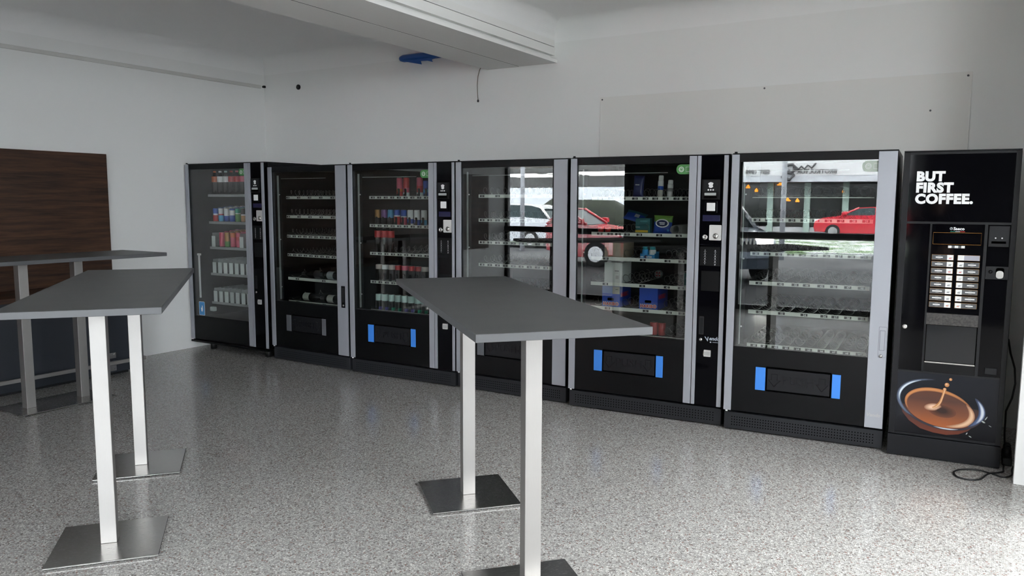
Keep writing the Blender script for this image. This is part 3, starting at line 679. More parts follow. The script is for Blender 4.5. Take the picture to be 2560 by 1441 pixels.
def good(name, label, cat, group, k, u, y, z, rz=0.0, tilt=None):
    t = thing(name, label, cat, wpos(k, u, y, z), MACH[k][2] + rz, group)
    if tilt: t.rotation_euler = (tilt[0], tilt[1], MACH[k][2] + rz)
    return t
def add_can(k, u, y, z, r, h, bands, label, group):
    t = good('drink_can', label, 'can', group, k, u, y, z); bd, ld = can_parts(r, h, bands)
    put('can_body', bd, t); put('can_lid', ld, t)
def add_bottle(k, u, y, z, r, h, body, lab, cap, label, group):
    t = good('drink_bottle', label, 'bottle', group, k, u, y, z); bd, lb, cp = bottle_parts(r, h, body, lab, cap)
    put('bottle_body', bd, t); put('label', lb, t); put('cap', cp, t)
ORD = ['first', 'second', 'third', 'fourth', 'fifth', 'sixth', 'seventh', 'eighth', 'ninth']

# corner machine, top shelf
zf = Z1[0] + 0.0045
spec = [(ORG, ORG, 'orange'), (WHT, WHT, 'white'), (WHT, MINT, 'white'), (RED, RED, 'red'), (RED, PNK, 'red'), (PNK, DRK, 'pink'), (RED, DRK, 'red')]
for i, (lb, cp, nm) in enumerate(spec):
    add_bottle('corner', LANES[i], 0.23, zf+0.0095, 0.031, 0.235, COLA, (0.52, 0.76, lb), cp, f'{nm}-labelled dark bottle, {ORD[i]} from the left on the corner machine top shelf', 'bottles on the corner machine top shelf')
# second shelf: front row and rows behind
zf = Z1[1] + 0.0045
sp2 = [([(0.5, RED), (0.62, WHT), (1.0, BLU)], 'red and blue'), ([(0.5, SKY), (0.6, RED), (1.0, WHT)], 'cyan and white'), ([(0.45, BLU), (1.0, WHT)], 'white and blue'), ([(0.5, BLU), (0.9, WHT), (1.0, BLU)], 'deep blue'),
       ([(0.62, GRN), (0.68, WHT), (1.0, TEALG)], 'green'), ([(0.5, GOLD), (0.6, WHT), (1.0, DRK)], 'amber and black'), ([(0.5, PUR), (1.0, DRK)], 'purple')]
for i, (bd, nm) in enumerate(sp2):
    add_can('corner', LANES[i], 0.225, zf+0.0090, 0.0265, 0.135, bd, f'slim {nm} can at the front of the corner machine second shelf, {ORD[i]} lane', 'cans on the corner machine second shelf')
    for j in (1, 2, 3):
        add_can('corner', LANES[i], 0.225 + 0.066*j, zf+0.0090+0.12*0.066*j, 0.0265, 0.135, bd, f'slim {nm} can, row {ORD[j]} from front in {ORD[i]} lane, corner machine second shelf', 'cans behind the front row on the corner machine second shelf')
zf = Z1[2] + 0.0045
sp3 = {1: ([(0.6, PNK), (1.0, PNK)], 'pink'), 2: ([(0.4, GRN), (1.0, GOLD)], 'gold'), 3: ([(0.7, PNK), (1.0, ORG)], 'coral'), 4: ([(0.5, PNK), (0.75, RED), (1.0, PNK)], 'crimson'), 6: ([(0.3, ORG), (0.6, WHT), (1.0, ORG)], 'orange')}
for i, (bd, nm) in sp3.items():
    for j in range(4):
        add_can('corner', LANES[i], 0.225 + 0.066*j, zf+0.0090+0.12*0.066*j, 0.0275, 0.15, bd, f'{nm} can, {ORD[j]} in its lane from the glass, corner machine third shelf', 'cans on the corner machine third shelf')

# wine machine
WD = col('wine_glass', (0.006, 0.008, 0.006), .1); WL = col('wine_label', (0.50, 0.49, 0.44), .6); WB = col('wine_label_grey', (0.40, 0.43, 0.45), .6); CAPS = col('wine_capsule', (0.02, 0.018, 0.018), .3)
def wine(k, u, y, z, flip, lm, label):
    t = good('wine_bottle', label, 'wine bottle', 'wine bottles lying in the lowest trays', k, u, y, z)
    Mx = Matrix.Rotation(PI/2 if not flip else -PI/2, 4, 'Y')
    b = MB(); b.lathe([(0.020, 0.008), (0.034, 0.0), (0.0375, 0.006), (0.0375, 0.185), (0.033, 0.205), (0.017, 0.232), (0.0145, 0.25), (0.0145, 0.285)], WD, 24, Mx); b.build('bottle_body', t)
    b = MB(); b.lathe([(0.0381, 0.035), (0.0381, 0.115)], lm, 24, Mx, cap=(False, False)); b.build('label', t)
    b = MB(); b.lathe([(0.0155, 0.245), (0.0158, 0.250), (0.0158, 0.296), (0.013, 0.298)], CAPS, 16, Mx); b.build('capsule', t)
wine('wine', 0.205, 0.20, ZW[5]+0.043, False, WL, 'wine bottle with cream label lying on the lowest tray, nearer the corner')
wine('wine', 0.525, 0.20, ZW[5]+0.043, False, WL, 'wine bottle with cream label on the lowest tray, half behind the silver trim')
wine('wine', 0.508, 0.20, ZW[4]+0.043, True, DRK, 'dark wine bottle with black label lying on the upper wine tray')
wine('wine', 0.530, 0.20, ZW[4]+0.043, False, WB, 'wine bottle with pale grey label on the upper wine tray')

# can machine
zf = ZCN[0] + 0.0045
for i, u, bd, nm in ((0, 0.440, [(0.3, RED), (0.45, ORG), (1.0, PNK)], 'tall coral red can, first on the can machine top shelf'), (1, 0.512, [(0.25, WHT), (0.5, PNK), (1.0, RED)], 'tall red can with pale base, second on the can machine top shelf'),
                     (2, 0.655, [(0.25, WHT), (0.6, RED), (1.0, PNK)], 'tall red can standing beside the blue can on the top shelf')):
    add_can('cans', u, 0.155, zf, 0.0265, 0.168, bd, nm, 'tall red cans on the can machine top shelf')
add_can('cans', 0.727, 0.155, zf, 0.0285, 0.140, [(0.3, BLU), (0.5, SKY), (1.0, BLU)], 'bright blue can at the right end of the can machine top shelf', None)
zf = ZCN[1] + 0.0045
sp = [([(0.5, DRK), (1.0, GOLD)], 'gold-topped black'), ([(0.5, DRK), (1.0, PUR)], 'lilac-topped black'), ([(0.5, DRK), (1.0, SKY)], 'cyan-topped black'), ([(0.6, RED), (0.68, WHT), (1.0, BLU)], 'red and blue'), ([(0.55, PNK), (0.63, WHT), (1.0, BLU)], 'crimson and blue'),
      ([(0.15, WHT), (0.45, BLU), (1.0, WHT)], 'white and blue'), ([(0.4, BLU), (1.0, WHT)], 'blue-based white'), ([(0.4, SKY), (1.0, WHT)], 'cyan-based white')]
for i, (bd, nm) in enumerate(sp):
    add_can('cans', UC[i] + 0.004, 0.155, zf, 0.0265, 0.138, bd, f'slim {nm} can, {ORD[i]} in the can machine second shelf row', 'slim cans on the can machine second shelf')
zf = ZCN[2] + 0.0045
for i in range(3):
    add_bottle('cans', UC[i], 0.16, zf, 0.031, 0.225, COLA, (0.60, 0.86, RED), DRK, f'dark cola bottle with red shoulder label, {ORD[i]} on the third shelf', 'cola bottles on the can machine third shelf')
zf = ZCN[3] + 0.0045
for i, (m, nm) in enumerate(((CREAM, 'cream-topped'), (WHT, 'white-topped'), (CREAM, 'beige-topped'), (RED, 'red-topped'), (PNK, 'crimson-topped'), (RED, 'scarlet-topped'), (RED, 'dim red-topped'), (CREAM, 'pale-topped'))):
    add_can('cans', UC[i] + 0.006, 0.16, zf, 0.030, 0.150, [(0.12, M_GREYL), (0.76, COLA), (1.0, m)], f'{nm} dark drink, {ORD[i]} along the can machine fourth shelf', 'dark drinks on the can machine fourth shelf')
zf = ZCN[4] + 0.0045
for i in range(8):
    add_can('cans', UC[i], 0.16, zf, 0.030, 0.145, [(0.22, VIO if i in (0, 1, 4, 5) else TEALG), (0.62, DRK), (1.0, MINT)], f'mint-topped drink with {"violet" if i in (0, 1, 4, 5) else "green"} base, {ORD[i]} along the bottom shelf', 'mint-topped drinks on the can machine bottom shelf')

# snack machine
def pillow(w, h, th, m1, m2, n=14):
    b = MB(); k1, k2 = b.mi(m1), b.mi(m2)
    for s in (-1, 1):
        V = []
        for j in range(n+1):
            rw = []
            for i in range(n+1):
                x, z = -1 + 2*i/n, -1 + 2*j/n
                t_ = max(0, 1-abs(x)**3)**.6 * max(0, 1-abs(z)**3)**.6
                xx = x*(0.93 + 0.07*abs(z)**3)
                rw.append(b.bm.verts.new((xx*w/2, s*th/2*t_ + s*0.0008, h/2 + z*h/2)))
            V.append(rw)
        for j in range(n):
            for i in range(n):
                f = b.bm.faces.new((V[j][i], V[j][i+1], V[j+1][i+1], V[j+1][i])); f.smooth = True; f.material_index = k1 if j < n*0.62 else k2
    return b
P_NAVY = col('pack_navy', (0.015, 0.02, 0.10), .3); P_TEAL = col('pack_teal', (0.01, 0.12, 0.13), .4); P_BLUE = col('pack_blue', (0.02, 0.07, 0.42), .3); P_LIME = col('pack_lime', (0.16, 0.34, 0.05), .3)
P_YEL = col('pack_yellow', (0.70, 0.50, 0.03), .4); P_CARD = col('brown_cardboard', (0.36, 0.29, 0.21), .8); P_WC = col('white_cardboard', (0.62, 0.65, 0.62), .7); P_SKY = col('pack_sky', (0.03, 0.28, 0.62), .4); P_CAP = col('cap_turquoise', (0.01, 0.30, 0.36), .4)
HB = col('sweet_box_blue', (0.02, 0.075, 0.46), .4); HR = col('sweet_red', (0.62, 0.04, 0.03), .4)
t = good('bag', 'dark navy pack leaning in a spiral on the snack machine top tray', 'pack', None, 'snacks', 0.452, 0.16, ZS[0]+0.0080, tilt=(-0.10, 0.03)); o = pillow(0.080, 0.155, 0.040, P_NAVY, P_NAVY).build('pouch', t)
b = MB(); b.box(-0.02, 0.01, -0.0225, -0.0195, 0.085, 0.092, M_GREYL); b.build('print', t)
for i, (u, m, h, nm) in enumerate(((0.617, BLU, 0.15, 'slim white spray can with blue collar on the snack machine top tray'), (0.687, M_GREYL, 0.118, 'short white spray can with red mark on the snack machine top tray'))):
    t = good('spray_can', nm, 'spray can', None, 'snacks', u, 0.155, ZS[0]+0.0125, tilt=(-0.05, 0.02))
    b = MB(); b.lathe([(0.019, 0), (0.020, 0.004), (0.020, h*0.32)], M_WHITE if i else WL, 16, cap=(True, True)); b.lathe([(0.0203, h*0.32), (0.0203, h*0.50)], m, 16); b.lathe([(0.020, h*0.5), (0.020, h*0.72), (0.017, h*0.76)], M_WHITE, 16); b.build('can_body', t)
    b = MB(); b.lathe([(0.0175, h*0.76), (0.0175, h*0.96), (0.014, h)], M_WHITE, 16); b.build('cap', t)
t = good('wipes_pack', 'blue and teal wipes pack slumped at the back of the second tray', 'wipes', None, 'snacks', 0.355, 0.33, ZS[1]+0.092, tilt=(-0.9, 0.25)); pillow(0.16, 0.105, 0.035, P_BLUE, P_TEAL).build('pouch', t)
b = MB(); b.box(0.0, 0.035, -0.021, -0.0165, 0.03, 0.06, WHT); b.build('print', t)
for u, nm in ((0.176, 'small red cup on the second snack tray, nearest the left edge'), (0.232, 'small red cup on the second snack tray, nearer the black spirals')):
    t = good('red_cup', nm, 'cup', 'red cups on the second snack tray', 'snacks', u, 0.15, ZS[1]+0.0045)
    b = MB(); b.lathe([(0.019, 0), (0.023, 0.045), (0.021, 0.045), (0.018, 0.004)], RED, 18); b.build('cup_body', t)
t = good('tissue_box', 'teal carton with yellow band on the second snack tray', 'carton', None, 'snacks', 0.490, 0.165, ZS[1]+0.0045)
b = MB(); b.box(-0.054, 0.054, 0, 0.05, 0, 0.112, P_TEAL, 0.002); b.build('carton', t)
b = MB(); b.box(-0.054, 0.040, -0.0012, 0.0, 0.010, 0.026, P_YEL); b.box(-0.052, -0.02, -0.0012, 0, 0.045, 0.05, M_GREYL); b.box(-0.02, 0.035, -0.0012, 0, 0.088, 0.094, mat('teal_print', (0.1, 0.35, 0.35), .5)); b.build('print', t)
for u, ph in ((0.462, 1.9), (0.527, 0.4)): put('spiral_coil', coil_mesh(0.031, 0.20, 0.045, ph), [o for o in C.objects if o.parent == t5 and o.name.startswith('tray')][1], loc=(u, 0.106, ZS[1]+0.041))
t = good('wipes_bag', 'green and blue wipes bag with white oval on the second snack tray', 'wipes', None, 'snacks', 0.634, 0.175, ZS[1]+0.0085, tilt=(-0.08, 0.03)); pillow(0.140, 0.128, 0.045, P_BLUE, P_LIME).build('pouch', t)
b = MB(); b.prism(ell(0, 0.072, 0.048, 0.030, 32), -0.0255, -0.0215, M_INK); b.prism(ell(0, 0.072, 0.040, 0.023, 32), -0.0262, -0.0255, P_NAVY); b.box(-0.02, 0.02, -0.0268, -0.026, 0.072, 0.079, M_INK); b.box(-0.016, 0.018, -0.0268, -0.026, 0.062, 0.068, M_INK)
b.prism(ell(0.045, 0.024, 0.008, 0.008, 16), -0.0205, -0.0165, P_SKY); b.build('print', t)
t = good('carton_box', 'brown cardboard carton on the third snack tray', 'carton', None, 'snacks', 0.282, 0.15, ZS[2]+0.0045)
b = MB(); b.box(-0.074, 0.074, 0, 0.22, 0, 0.108, P_CARD, 0.001); b.box(-0.04, -0.012, -0.0012, 0, 0.02, 0.108, P_WC); b.build('carton', t)
t = good('gum_tray', 'light blue display tray holding two gum bottles on the third snack tray', 'display box', None, 'snacks', 0.537, 0.145, ZS[2]+0.0045)
b = MB()
for bx in ((-0.054, 0.054, 0, 0.0015, 0, 0.032), (-0.054, 0.054, 0.0985, 0.10, 0, 0.05), (-0.054, -0.0525, 0, 0.10, 0, 0.04), (0.0525, 0.054, 0, 0.10, 0, 0.04), (-0.054, 0.054, 0, 0.10, 0, 0.001)): b.box(*bx, P_SKY)
b.box(-0.050, -0.030, -0.001, 0, 0.012, 0.018, M_INK); b.prism(ell(-0.012, 0.016, 0.012, 0.012, 20), -0.0008, 0, P_NAVY); b.text('orbit', 0.021, FRONT(0.012, -0.001, 0.010), M_INK, 0.0003, 0.0006); b.build('tray_box', t)
for i, (u, nm) in enumerate(((0.511, 'blue gum bottle with turquoise cap in the display tray, beside the spirals'), (0.564, 'white gum bottle with turquoise cap in the display tray'))):
    t = good('gum_bottle', nm, 'gum bottle', None, 'snacks', u, 0.178, ZS[2]+0.006)
    b = MB(); b.lathe([(0.021, 0), (0.023, 0.003), (0.023, 0.062), (0.019, 0.066)], (WHT, P_SKY)[1-i], 18); b.build('bottle_body', t)
    b = MB(); b.lathe([(0.020, 0.066), (0.020, 0.084), (0.018, 0.087)], P_CAP, 18); b.build('cap', t)
t = good('carton_box', 'white carton with small printed code on the fourth snack tray', 'carton', None, 'snacks', 0.278, 0.15, ZS[3]+0.0045)
b = MB(); b.box(-0.068, 0.068, 0, 0.20, 0, 0.150, P_WC, 0.001); b.build('carton', t)
b = MB(); b.box(0.012, 0.045, -0.0008, 0, 0.085, 0.092, M_GREYP); b.box(0.012, 0.040, -0.0008, 0, 0.072, 0.076, M_GREYL); b.box(0.02, 0.044, -0.0008, 0, 0.03, 0.055, M_GREYL); b.build('print', t)
t = good('disc_pack', 'round pack with red and white disc at the end of an empty spiral', 'pack', None, 'snacks', 0.470, 0.618, ZS[3]+0.04)
b = MB(); b.cyl((0, 0, 0), (0, 0.03, 0), 0.031, M_GREYL, 24); b.build('tin', t)
b = MB(); b.prism(ell(0, 0, 0.026, 0.026, 24), -0.001, 0, WHT)
for q in range(4): b.prism([(0.004*math.cos(q*PI/2+.8), 0.004*math.sin(q*PI/2+.8)), (0.022*math.cos(q*PI/2+.4), 0.022*math.sin(q*PI/2+.4)), (0.022*math.cos(q*PI/2+1.2), 0.022*math.sin(q*PI/2+1.2))], -0.0016, -0.001, HR)
b.build('print', t)
t = good('small_box', 'small white card box with dark picture at the end of the fourth tray', 'box', None, 'snacks', 0.820, 0.16, ZS[3]+0.0045)
b = MB(); b.box(-0.018, 0.018, 0, 0.06, 0, 0.108, M_WHITE, 0.001); b.build('carton', t)
b = MB(); b.box(-0.015, 0.015, -0.001, 0, 0.010, 0.095, P_TEAL); b.box(-0.015, 0.015, -0.001, 0, 0.096, 0.104, DRK); b.prism(ell(0.004, 0.06, 0.009, 0.012, 16), -0.0016, -0.001, M_GREYL); b.build('print', t)
def sweet_box(u, label, paper):
    t = good('sweet_box', label, 'sweet box', 'blue sweet boxes on the fifth tray', 'snacks', u, 0.145, ZS[4]+0.0045)
    w, h, dd = 0.069, 0.156, 0.24
    b = MB(); b.box(-w, w, 0, dd, 0, h, HB, 0.0015); b.build('carton', t)
    b = MB(); b.prism(rrect(-0.026, 0.022, 0.047, 0.067, 0.006), -0.0008, 0.0, M_HOLE); b.build('grip_hole', t)
    b = MB(); b.text('HARIBO', 0.031, FRONT(0.0, -0.0008, 0.014), M_INK, 0.0002, 0.0036, space=1.08); b.text('HARIBO', 0.031, FRONT(0.0, -0.0012, 0.014), HR, 0.0003, 0.0012, space=1.08)
    b.text('HARIBO', 0.045, Matrix.Translation((w+0.0008, 0.10, 0.075)) @ Matrix.Rotation(PI/2, 4, 'Z') @ Matrix.Rotation(PI/2, 4, 'X'), HR, 0.0003, 0.0015); b.build('lettering', t)
    if paper:
        b = MB(); b.box(0.012, w-0.001, -0.001, 0, 0.098, h-0.004, WL); b.box(0.035, 0.055, -0.0014, -0.001, 0.130, 0.134, M_GREYP); b.box(-w+0.002, 0.012, -0.0008, 0, 0.10, h-0.002, mat('box_window_pale', (0.16, 0.26, 0.55), .3)); b.build('paper_label', t)
sweet_box(0.266, 'blue sweet box with a white paper note on the fifth tray', True)
sweet_box(0.552, 'plain blue sweet box with red lettering on the fifth tray', False)
for u, nm in ((0.580, 'red can on the bottom snack tray, half hidden by the table corner'), (0.640, 'red can on the bottom snack tray right behind the spiral')):
    add_can('snacks', u, 0.20, ZS[5]+0.0045, 0.0275, 0.095, [(1.0, RED)], nm, 'red cans on the bottom snack tray')

# ------------------------------------------------------------------ coffee machine
x0, y0, r0 = frame_of((1.862, -0.015), (2.446, 0.020)); MACH['coffee'] = (x0, y0, r0)
t = thing('coffee_machine', 'slim glossy black coffee machine with a coffee cup picture, at the right end', 'coffee machine', (x0, y0, 0), r0)
WC, HC, DC = 0.585, 1.814, 0.72
b = MB(); b.box(0.004, WC-0.004, 0.045, DC, 0.02, HC, M_BLACK, 0.003); b.box(0.002, WC-0.002, 0.0, DC, HC-0.002, HC+0.005, M_BLACK, 0.001); b.build('cabinet', t)
for u in (0.06, WC-0.06):
    for y in (0.10, DC-0.08):
        b = MB(); b.cyl((u, y, 0), (u, y, 0.02), 0.022, M_RUB, 12); b.build('foot', t)
b = MB(); b.box(0.0, WC, -0.004, 0.045, 0.008, 0.132, M_DKGREY, 0.003); b.build('kick_panel', t)
b = MB()
b.box(0.002, 0.036, 0.0, 0.045, 0.137, HC-0.004, M_DKGREY, 0.002); b.box(0.556, WC-0.002, 0.0, 0.045, 0.137, HC-0.004, M_DKGREY, 0.002)
b.box(0.036, 0.556, 0.0, 0.045, 1.797, HC-0.004, M_DKGREY); b.box(0.036, 0.556, 0.0, 0.045, 1.399, 1.412, M_DKGREY)
b.box(0.036, 0.556, 0.0, 0.045, 0.520, 0.531, M_DKGREY); b.box(0.036, 0.556, 0.0, 0.045, 0.137, 0.150, M_DKGREY)
b.box(0.158, 0.168, 0.0, 0.045, 0.531, 1.399, M_DKGREY); b.box(0.431, 0.446, 0.0, 0.045, 0.531, 1.399, M_DKGREY); b.build('door_frame', t)
b = MB(); b.box(0.036, 0.556, 0.004, 0.03, 1.412, 1.797, M_GLOSS)
b.build('header_panel', t)
b = MB()
for s, z in (('BUT', 1.643), ('FIRST', 1.5785), ('COFFEE.', 1.514)):
    b.text(s, 0.0735, FRONT(0.072, 0.0035, z+0.004), M_INK, 0.0006, 0.0042, 'LEFT', 1.09)
b.build('lettering', t)
b = MB(); b.box(0.036, 0.158, 0.004, 0.03, 0.531, 1.399, M_GLOSS); b.build('side_panel', t)
b = MB(); b.box(0.446, 0.556, 0.004, 0.03, 0.531, 1.399, M_GLOSS); b.build('payment_panel', t)
b = MB(); b.box(0.168, 0.431, 0.004, 0.03, 0.885, 1.399, M_GLOSS); b.build('selection_panel', t)
M_ORL = mat('orange_outline', (0.42, 0.20, 0.04), 0.5); M_BTN = mat('button_grey', (0.075, 0.078, 0.085), 0.35); M_BTNL = mat('button_pale', (0.36, 0.36, 0.42), 0.4)
b = MB(); P = [(0.177, 1.283), (0.417, 1.283), (0.417, 1.350), (0.177, 1.350)]
b.tube([(x, 0.0036, z) for x, z in P + P[:1]], 0.0012, M_ORL, 4); b.build('display', t)
b = MB()
for u in (0.264, 0.297, 0.330): b.box(u-0.009, u+0.009, 0.001, 0.004, 1.262, 1.276, M_WHITE, 0.001)
b.box(0.264, 0.330, 0.003, 0.004, 1.262, 1.276, M_BTN); b.build('small_buttons', t)
b = MB(); b.text('Saeco', 0.0235, FRONT(0.304, 0.0034, 1.3655), M_INK, 0.0003, 0.0007)
b.tube([(0.2655+0.0065*math.cos(q), 0.0034, 1.3735+0.0065*math.sin(q)) for q in (2*PI*i/18 for i in range(19))], 0.0012, M_INK, 4); b.tube([(0.261, 0.0034, 1.369), (0.270, 0.0034, 1.378)], 0.001, M_INK, 4)
for u, m in ((0.262, TEALG), (0.286, M_INK), (0.310, HR)): b.box(u, u+0.024, 0.0034, 0.004, 1.3555, 1.3580, m)
b.build('brand_mark', t)
for i in range(8):
    z1 = 1.223 - i*0.0394; z0_ = z1 - 0.031
    for side in (0, 1):
        u0 = 0.176 if side == 0 else 0.306
        b = MB(); b.box(u0, u0+0.111, 0.0, 0.0045, z0_, z1, M_ORL, 0.001, seg=1)
        b.box(u0+0.0012, u0+0.1098, -0.0008, 0.001, z0_+0.0012, z1-0.0012, M_BTNL if (side == 1 and i == 0) else M_BTN)
        wu = u0+0.078 if side == 0 else u0+0.002
        b.box(wu, wu+0.031, -0.0016, 0.0, z0_+0.001, z1-0.001, M_WHITE)
        if not (side == 1 and i == 0):
            tu = u0+0.038 if side == 0 else u0+0.074
            hw = (0.018, 0.020, 0.019, 0.017, 0.018, 0.025, 0.024, 0.018)[i]
            b.box(tu-hw, tu+hw, -0.0012, -0.0004, z0_+0.0125, z0_+0.0185, M_INK); b.box(tu-0.008, tu+0.008, -0.0011, -0.0004, z0_+0.0065, z0_+0.0082, M_GREYL); b.box(tu-0.008, tu+0.008, -0.0011, -0.0004, z0_+0.0235, z0_+0.0250, M_GREYL)
            b.box(wu+0.009, wu+0.022, -0.0019, -0.0012, z0_+0.009, z0_+0.013, (HR, M_BTN, HR, M_GREYL, M_GREYP, M_BTN, M_GREYP, ORG)[i]); b.box(wu+0.013, wu+0.026, -0.0019, -0.0012, z0_+0.015, z0_+0.0175, M_GREYL)
        b.build('selection_button', t)
M_SMOKE = mat('smoked_flap', (0.016, 0.017, 0.019), 0.08, spec=0.4)
b = MB(); b.box(0.173, 0.426, 0.008, 0.012, 0.594, 0.809, M_SMOKE, 0.001); b.build('niche_flap', t)
# dispensing niche with cup tray
M_STONE = speck('niche_grain', (0.012, 0.011, 0.010), (0.05, 0.045, 0.042), 0.35, 90)
b = MB(); b.box(0.168, 0.431, 0.004, 0.03, 0.812, 0.880, M_STONE); b.build('niche_lintel', t)
b = MB(); b.box(0.168, 0.431, 0.040, 0.0452, 0.531, 0.812, M_GLOSS); b.box(0.168, 0.431, 0.004, 0.04, 0.531, 0.585, M_BLACK); b.box(0.172, 0.427, 0.002, 0.04, 0.585, 0.592, M_CHROME); b.build('dispensing_niche', t)
b = MB(); b.box(0.452, 0.551, -0.006, 0.004, 1.276, 1.393, M_DKGREY, 0.002); b.box(0.466, 0.536, -0.0068, -0.005, 1.294, 1.307, M_HOLE)
for u in (0.485, 0.516): b.cyl((u, -0.006, 1.325), (u, -0.0075, 1.325), 0.004, M_INK, 8)
b.build('card_reader', t)
b = MB(); b.box(0.448, 0.560, -0.004, 0.004, 1.092, 1.166, M_DKGREY, 0.002); b.prism(rrect(0.497, 0.538, 1.104, 1.158, 0.012), -0.006, -0.004, M_HOLE); b.prism(rrect(0.499, 0.535, 1.098, 1.142, 0.015), -0.009, -0.005, M_CHROME); b.build('coin_slot', t)
b = MB(); b.lathe([(0.010, 0), (0.010, 0.004), (0.006, 0.007), (0.001, 0.008)], M_BLACK, 14, Matrix.Translation((0.472, -0.004, 1.135)) @ Matrix.Rotation(PI/2, 4, 'X')); b.build('return_button', t)
b = MB(); b.lathe([(0.015, 0.0), (0.015, 0.006), (0.011, 0.009), (0.005, 0.009), (0.0005, 0.008)], M_CHROME, 18, Matrix.Translation((0.058, 0.004, 0.790)) @ Matrix.Rotation(PI/2, 4, 'X')); b.build('door_lock', t)
b = MB(); b.box(0.478, 0.540, -0.002, 0.004, 0.545, 0.585, M_DKGREY, 0.003); b.build('coin_return', t)
# printed picture of a coffee cup on the lower panel
def grad(name, stops, ax, lo, hi, rough=0.12):
    m = mat(name, stops[0][1], rough); tc_ = N(m, 'ShaderNodeTexCoord'); sp_ = N(m, 'ShaderNodeSeparateXYZ'); mr = N(m, 'ShaderNodeMapRange'); mr.inputs['From Min'].default_value = lo; mr.inputs['From Max'].default_value = hi
    r_ = N(m, 'ShaderNodeValToRGB'); r_.color_ramp.elements[0].color = (*stops[0][1], 1); r_.color_ramp.elements[0].position = stops[0][0]; r_.color_ramp.elements[1].color = (*stops[-1][1], 1); r_.color_ramp.elements[1].position = stops[-1][0]
    for p, c in stops[1:-1]: e = r_.color_ramp.elements.new(p); e.color = (*c, 1)
    L(m, tc_.outputs['Object'], sp_.inputs[0]); L(m, sp_.outputs[ax], mr.inputs['Value']); L(m, mr.outputs[0], r_.inputs[0]); L(m, r_.outputs[0], BS(m).inputs['Base Color']); return m
M_COF = grad('print_coffee', [(0, (0.36, 0.10, 0.03)), (0.35, (0.20, 0.065, 0.030)), (0.7, (0.085, 0.032, 0.022)), (1, (0.10, 0.035, 0.02))], 'Z', 0.21, 0.43)
M_FOAM = mat('print_foam', (0.50, 0.21, 0.075), 0.15); M_FOAML = mat('print_foam_light', (0.68, 0.42, 0.24), 0.15); M_COFD = mat('print_coffee_dark', (0.030, 0.010, 0.008), 0.15)
M_BOWL = grad('print_glass_bowl', [(0, (0.14, 0.035, 0.02)), (0.5, (0.075, 0.022, 0.016)), (1, (0.015, 0.012, 0.014))], 'Z', 0.16, 0.36); M_GLW = mat('print_glass_light', (0.58, 0.64, 0.72), 0.15); M_GLB = mat('print_glass_blue', (0.09, 0.13, 0.24), 0.15)
M_PIC = grad('print_background', [(0, (0.008, 0.008, 0.010)), (1, (0.014, 0.016, 0.022))], 'Z', 0.15, 0.52); BS(M_PIC).inputs['Specular IOR Level'].default_value = 0.2
b = MB(); b.box(0.036, 0.556, 0.004, 0.03, 0.150, 0.520, M_PIC)
ctr, rot = (0.270, 0.342), -0.20
rim = ell(ctr[0], ctr[1], 0.226, 0.138, 60, rot)
y = 0.0036
low = [(0.062, 0.320), (0.072, 0.272), (0.110, 0.225), (0.171, 0.185), (0.240, 0.168), (0.309, 0.163), (0.370, 0.175), (0.416, 0.200), (0.470, 0.262), (0.470, 0.33), (0.27, 0.36)]
b.prism(low, y, 0.004, M_BOWL)
def band(cx, cz, a, bb, w0, t0, t1, m, yy, rt=rot, n=30):
    pts = []
    for i in range(n+1):
        q = t0 + (t1-t0)*i/n; k = math.sin(PI*i/n)**0.6
        pts.append((q, w0*k))
    out = [ell(cx, cz, a+w/2, bb+w/2, 1, rt, q, q+1)[0] for q, w in pts]; inn = [ell(cx, cz, a-w/2, bb-w/2, 1, rt, q, q+1)[0] for q, w in pts]
    for i in range(n):
        b.face([(p[0], yy, p[1]) for p in (out[i], out[i+1], inn[i+1], inn[i])], m)
def mixc(c0, c1, f): return tuple(x + (y_-x)*f for x, y_ in zip(c0, c1))
def soft(cx, cz, a_, b_, rt, c0, c1, yy, nm, steps=6):
    for i in range(steps):
        f = (i+1)/steps; k = 1 - 0.75*i/steps
        b.prism(ell(cx, cz, a_*k, b_*k, 28, rt), yy-0.00012*i-0.0001, yy, mat(f'print_{nm}_{i}', mixc(c0, c1, f), 0.15))
def softband(cx, cz, a_, b_, w0, t0, t1, c0, c1, yy, nm, rt=rot, steps=5):
    for i in range(steps):
        f = (i+1)/steps; k = 1 - 0.8*i/steps; h = (t1-t0)/2*(1-0.5*i/steps); mid = (t0+t1)/2
        band(cx, cz, a_, b_, w0*k, mid-h, mid+h, mat(f'print_{nm}_{i}', mixc(c0, c1, f), 0.15), yy-0.00010*i, rt)
b.prism(ell(0.2625, 0.318, 0.184, 0.108, 60, -0.22), y-0.0002, y, M_COF)
CO = (0.16, 0.05, 0.026)
softband(0.2625, 0.318, 0.178, 0.103, 0.022, 0.6, 3.7, (0.26, 0.09, 0.035), (0.52, 0.21, 0.07), y-0.0003, 'foam', -0.22)
softband(0.2625, 0.318, 0.172, 0.098, 0.034, -1.2, 0.75, (0.30, 0.10, 0.045), (0.74, 0.48, 0.30), y-0.0003, 'foam_light', -0.22)
soft(0.278, 0.306, 0.075, 0.040, -0.15, (0.15, 0.05, 0.027), (0.028, 0.011, 0.008), y-0.0004, 'dip', 7)
soft(0.230, 0.322, 0.045, 0.022, 0.15, (0.20, 0.065, 0.03), (0.80, 0.52, 0.36), y-0.0010, 'splash', 7)
st = [(0.228, 0.318, 0.004), (0.240, 0.322, 0.0065), (0.252, 0.331, 0.008), (0.262, 0.345, 0.0075), (0.269, 0.360, 0.0068), (0.274, 0.378, 0.006), (0.280, 0.402, 0.0055), (0.284, 0.424, 0.0075), (0.288, 0.440, 0.006)]
edge = []
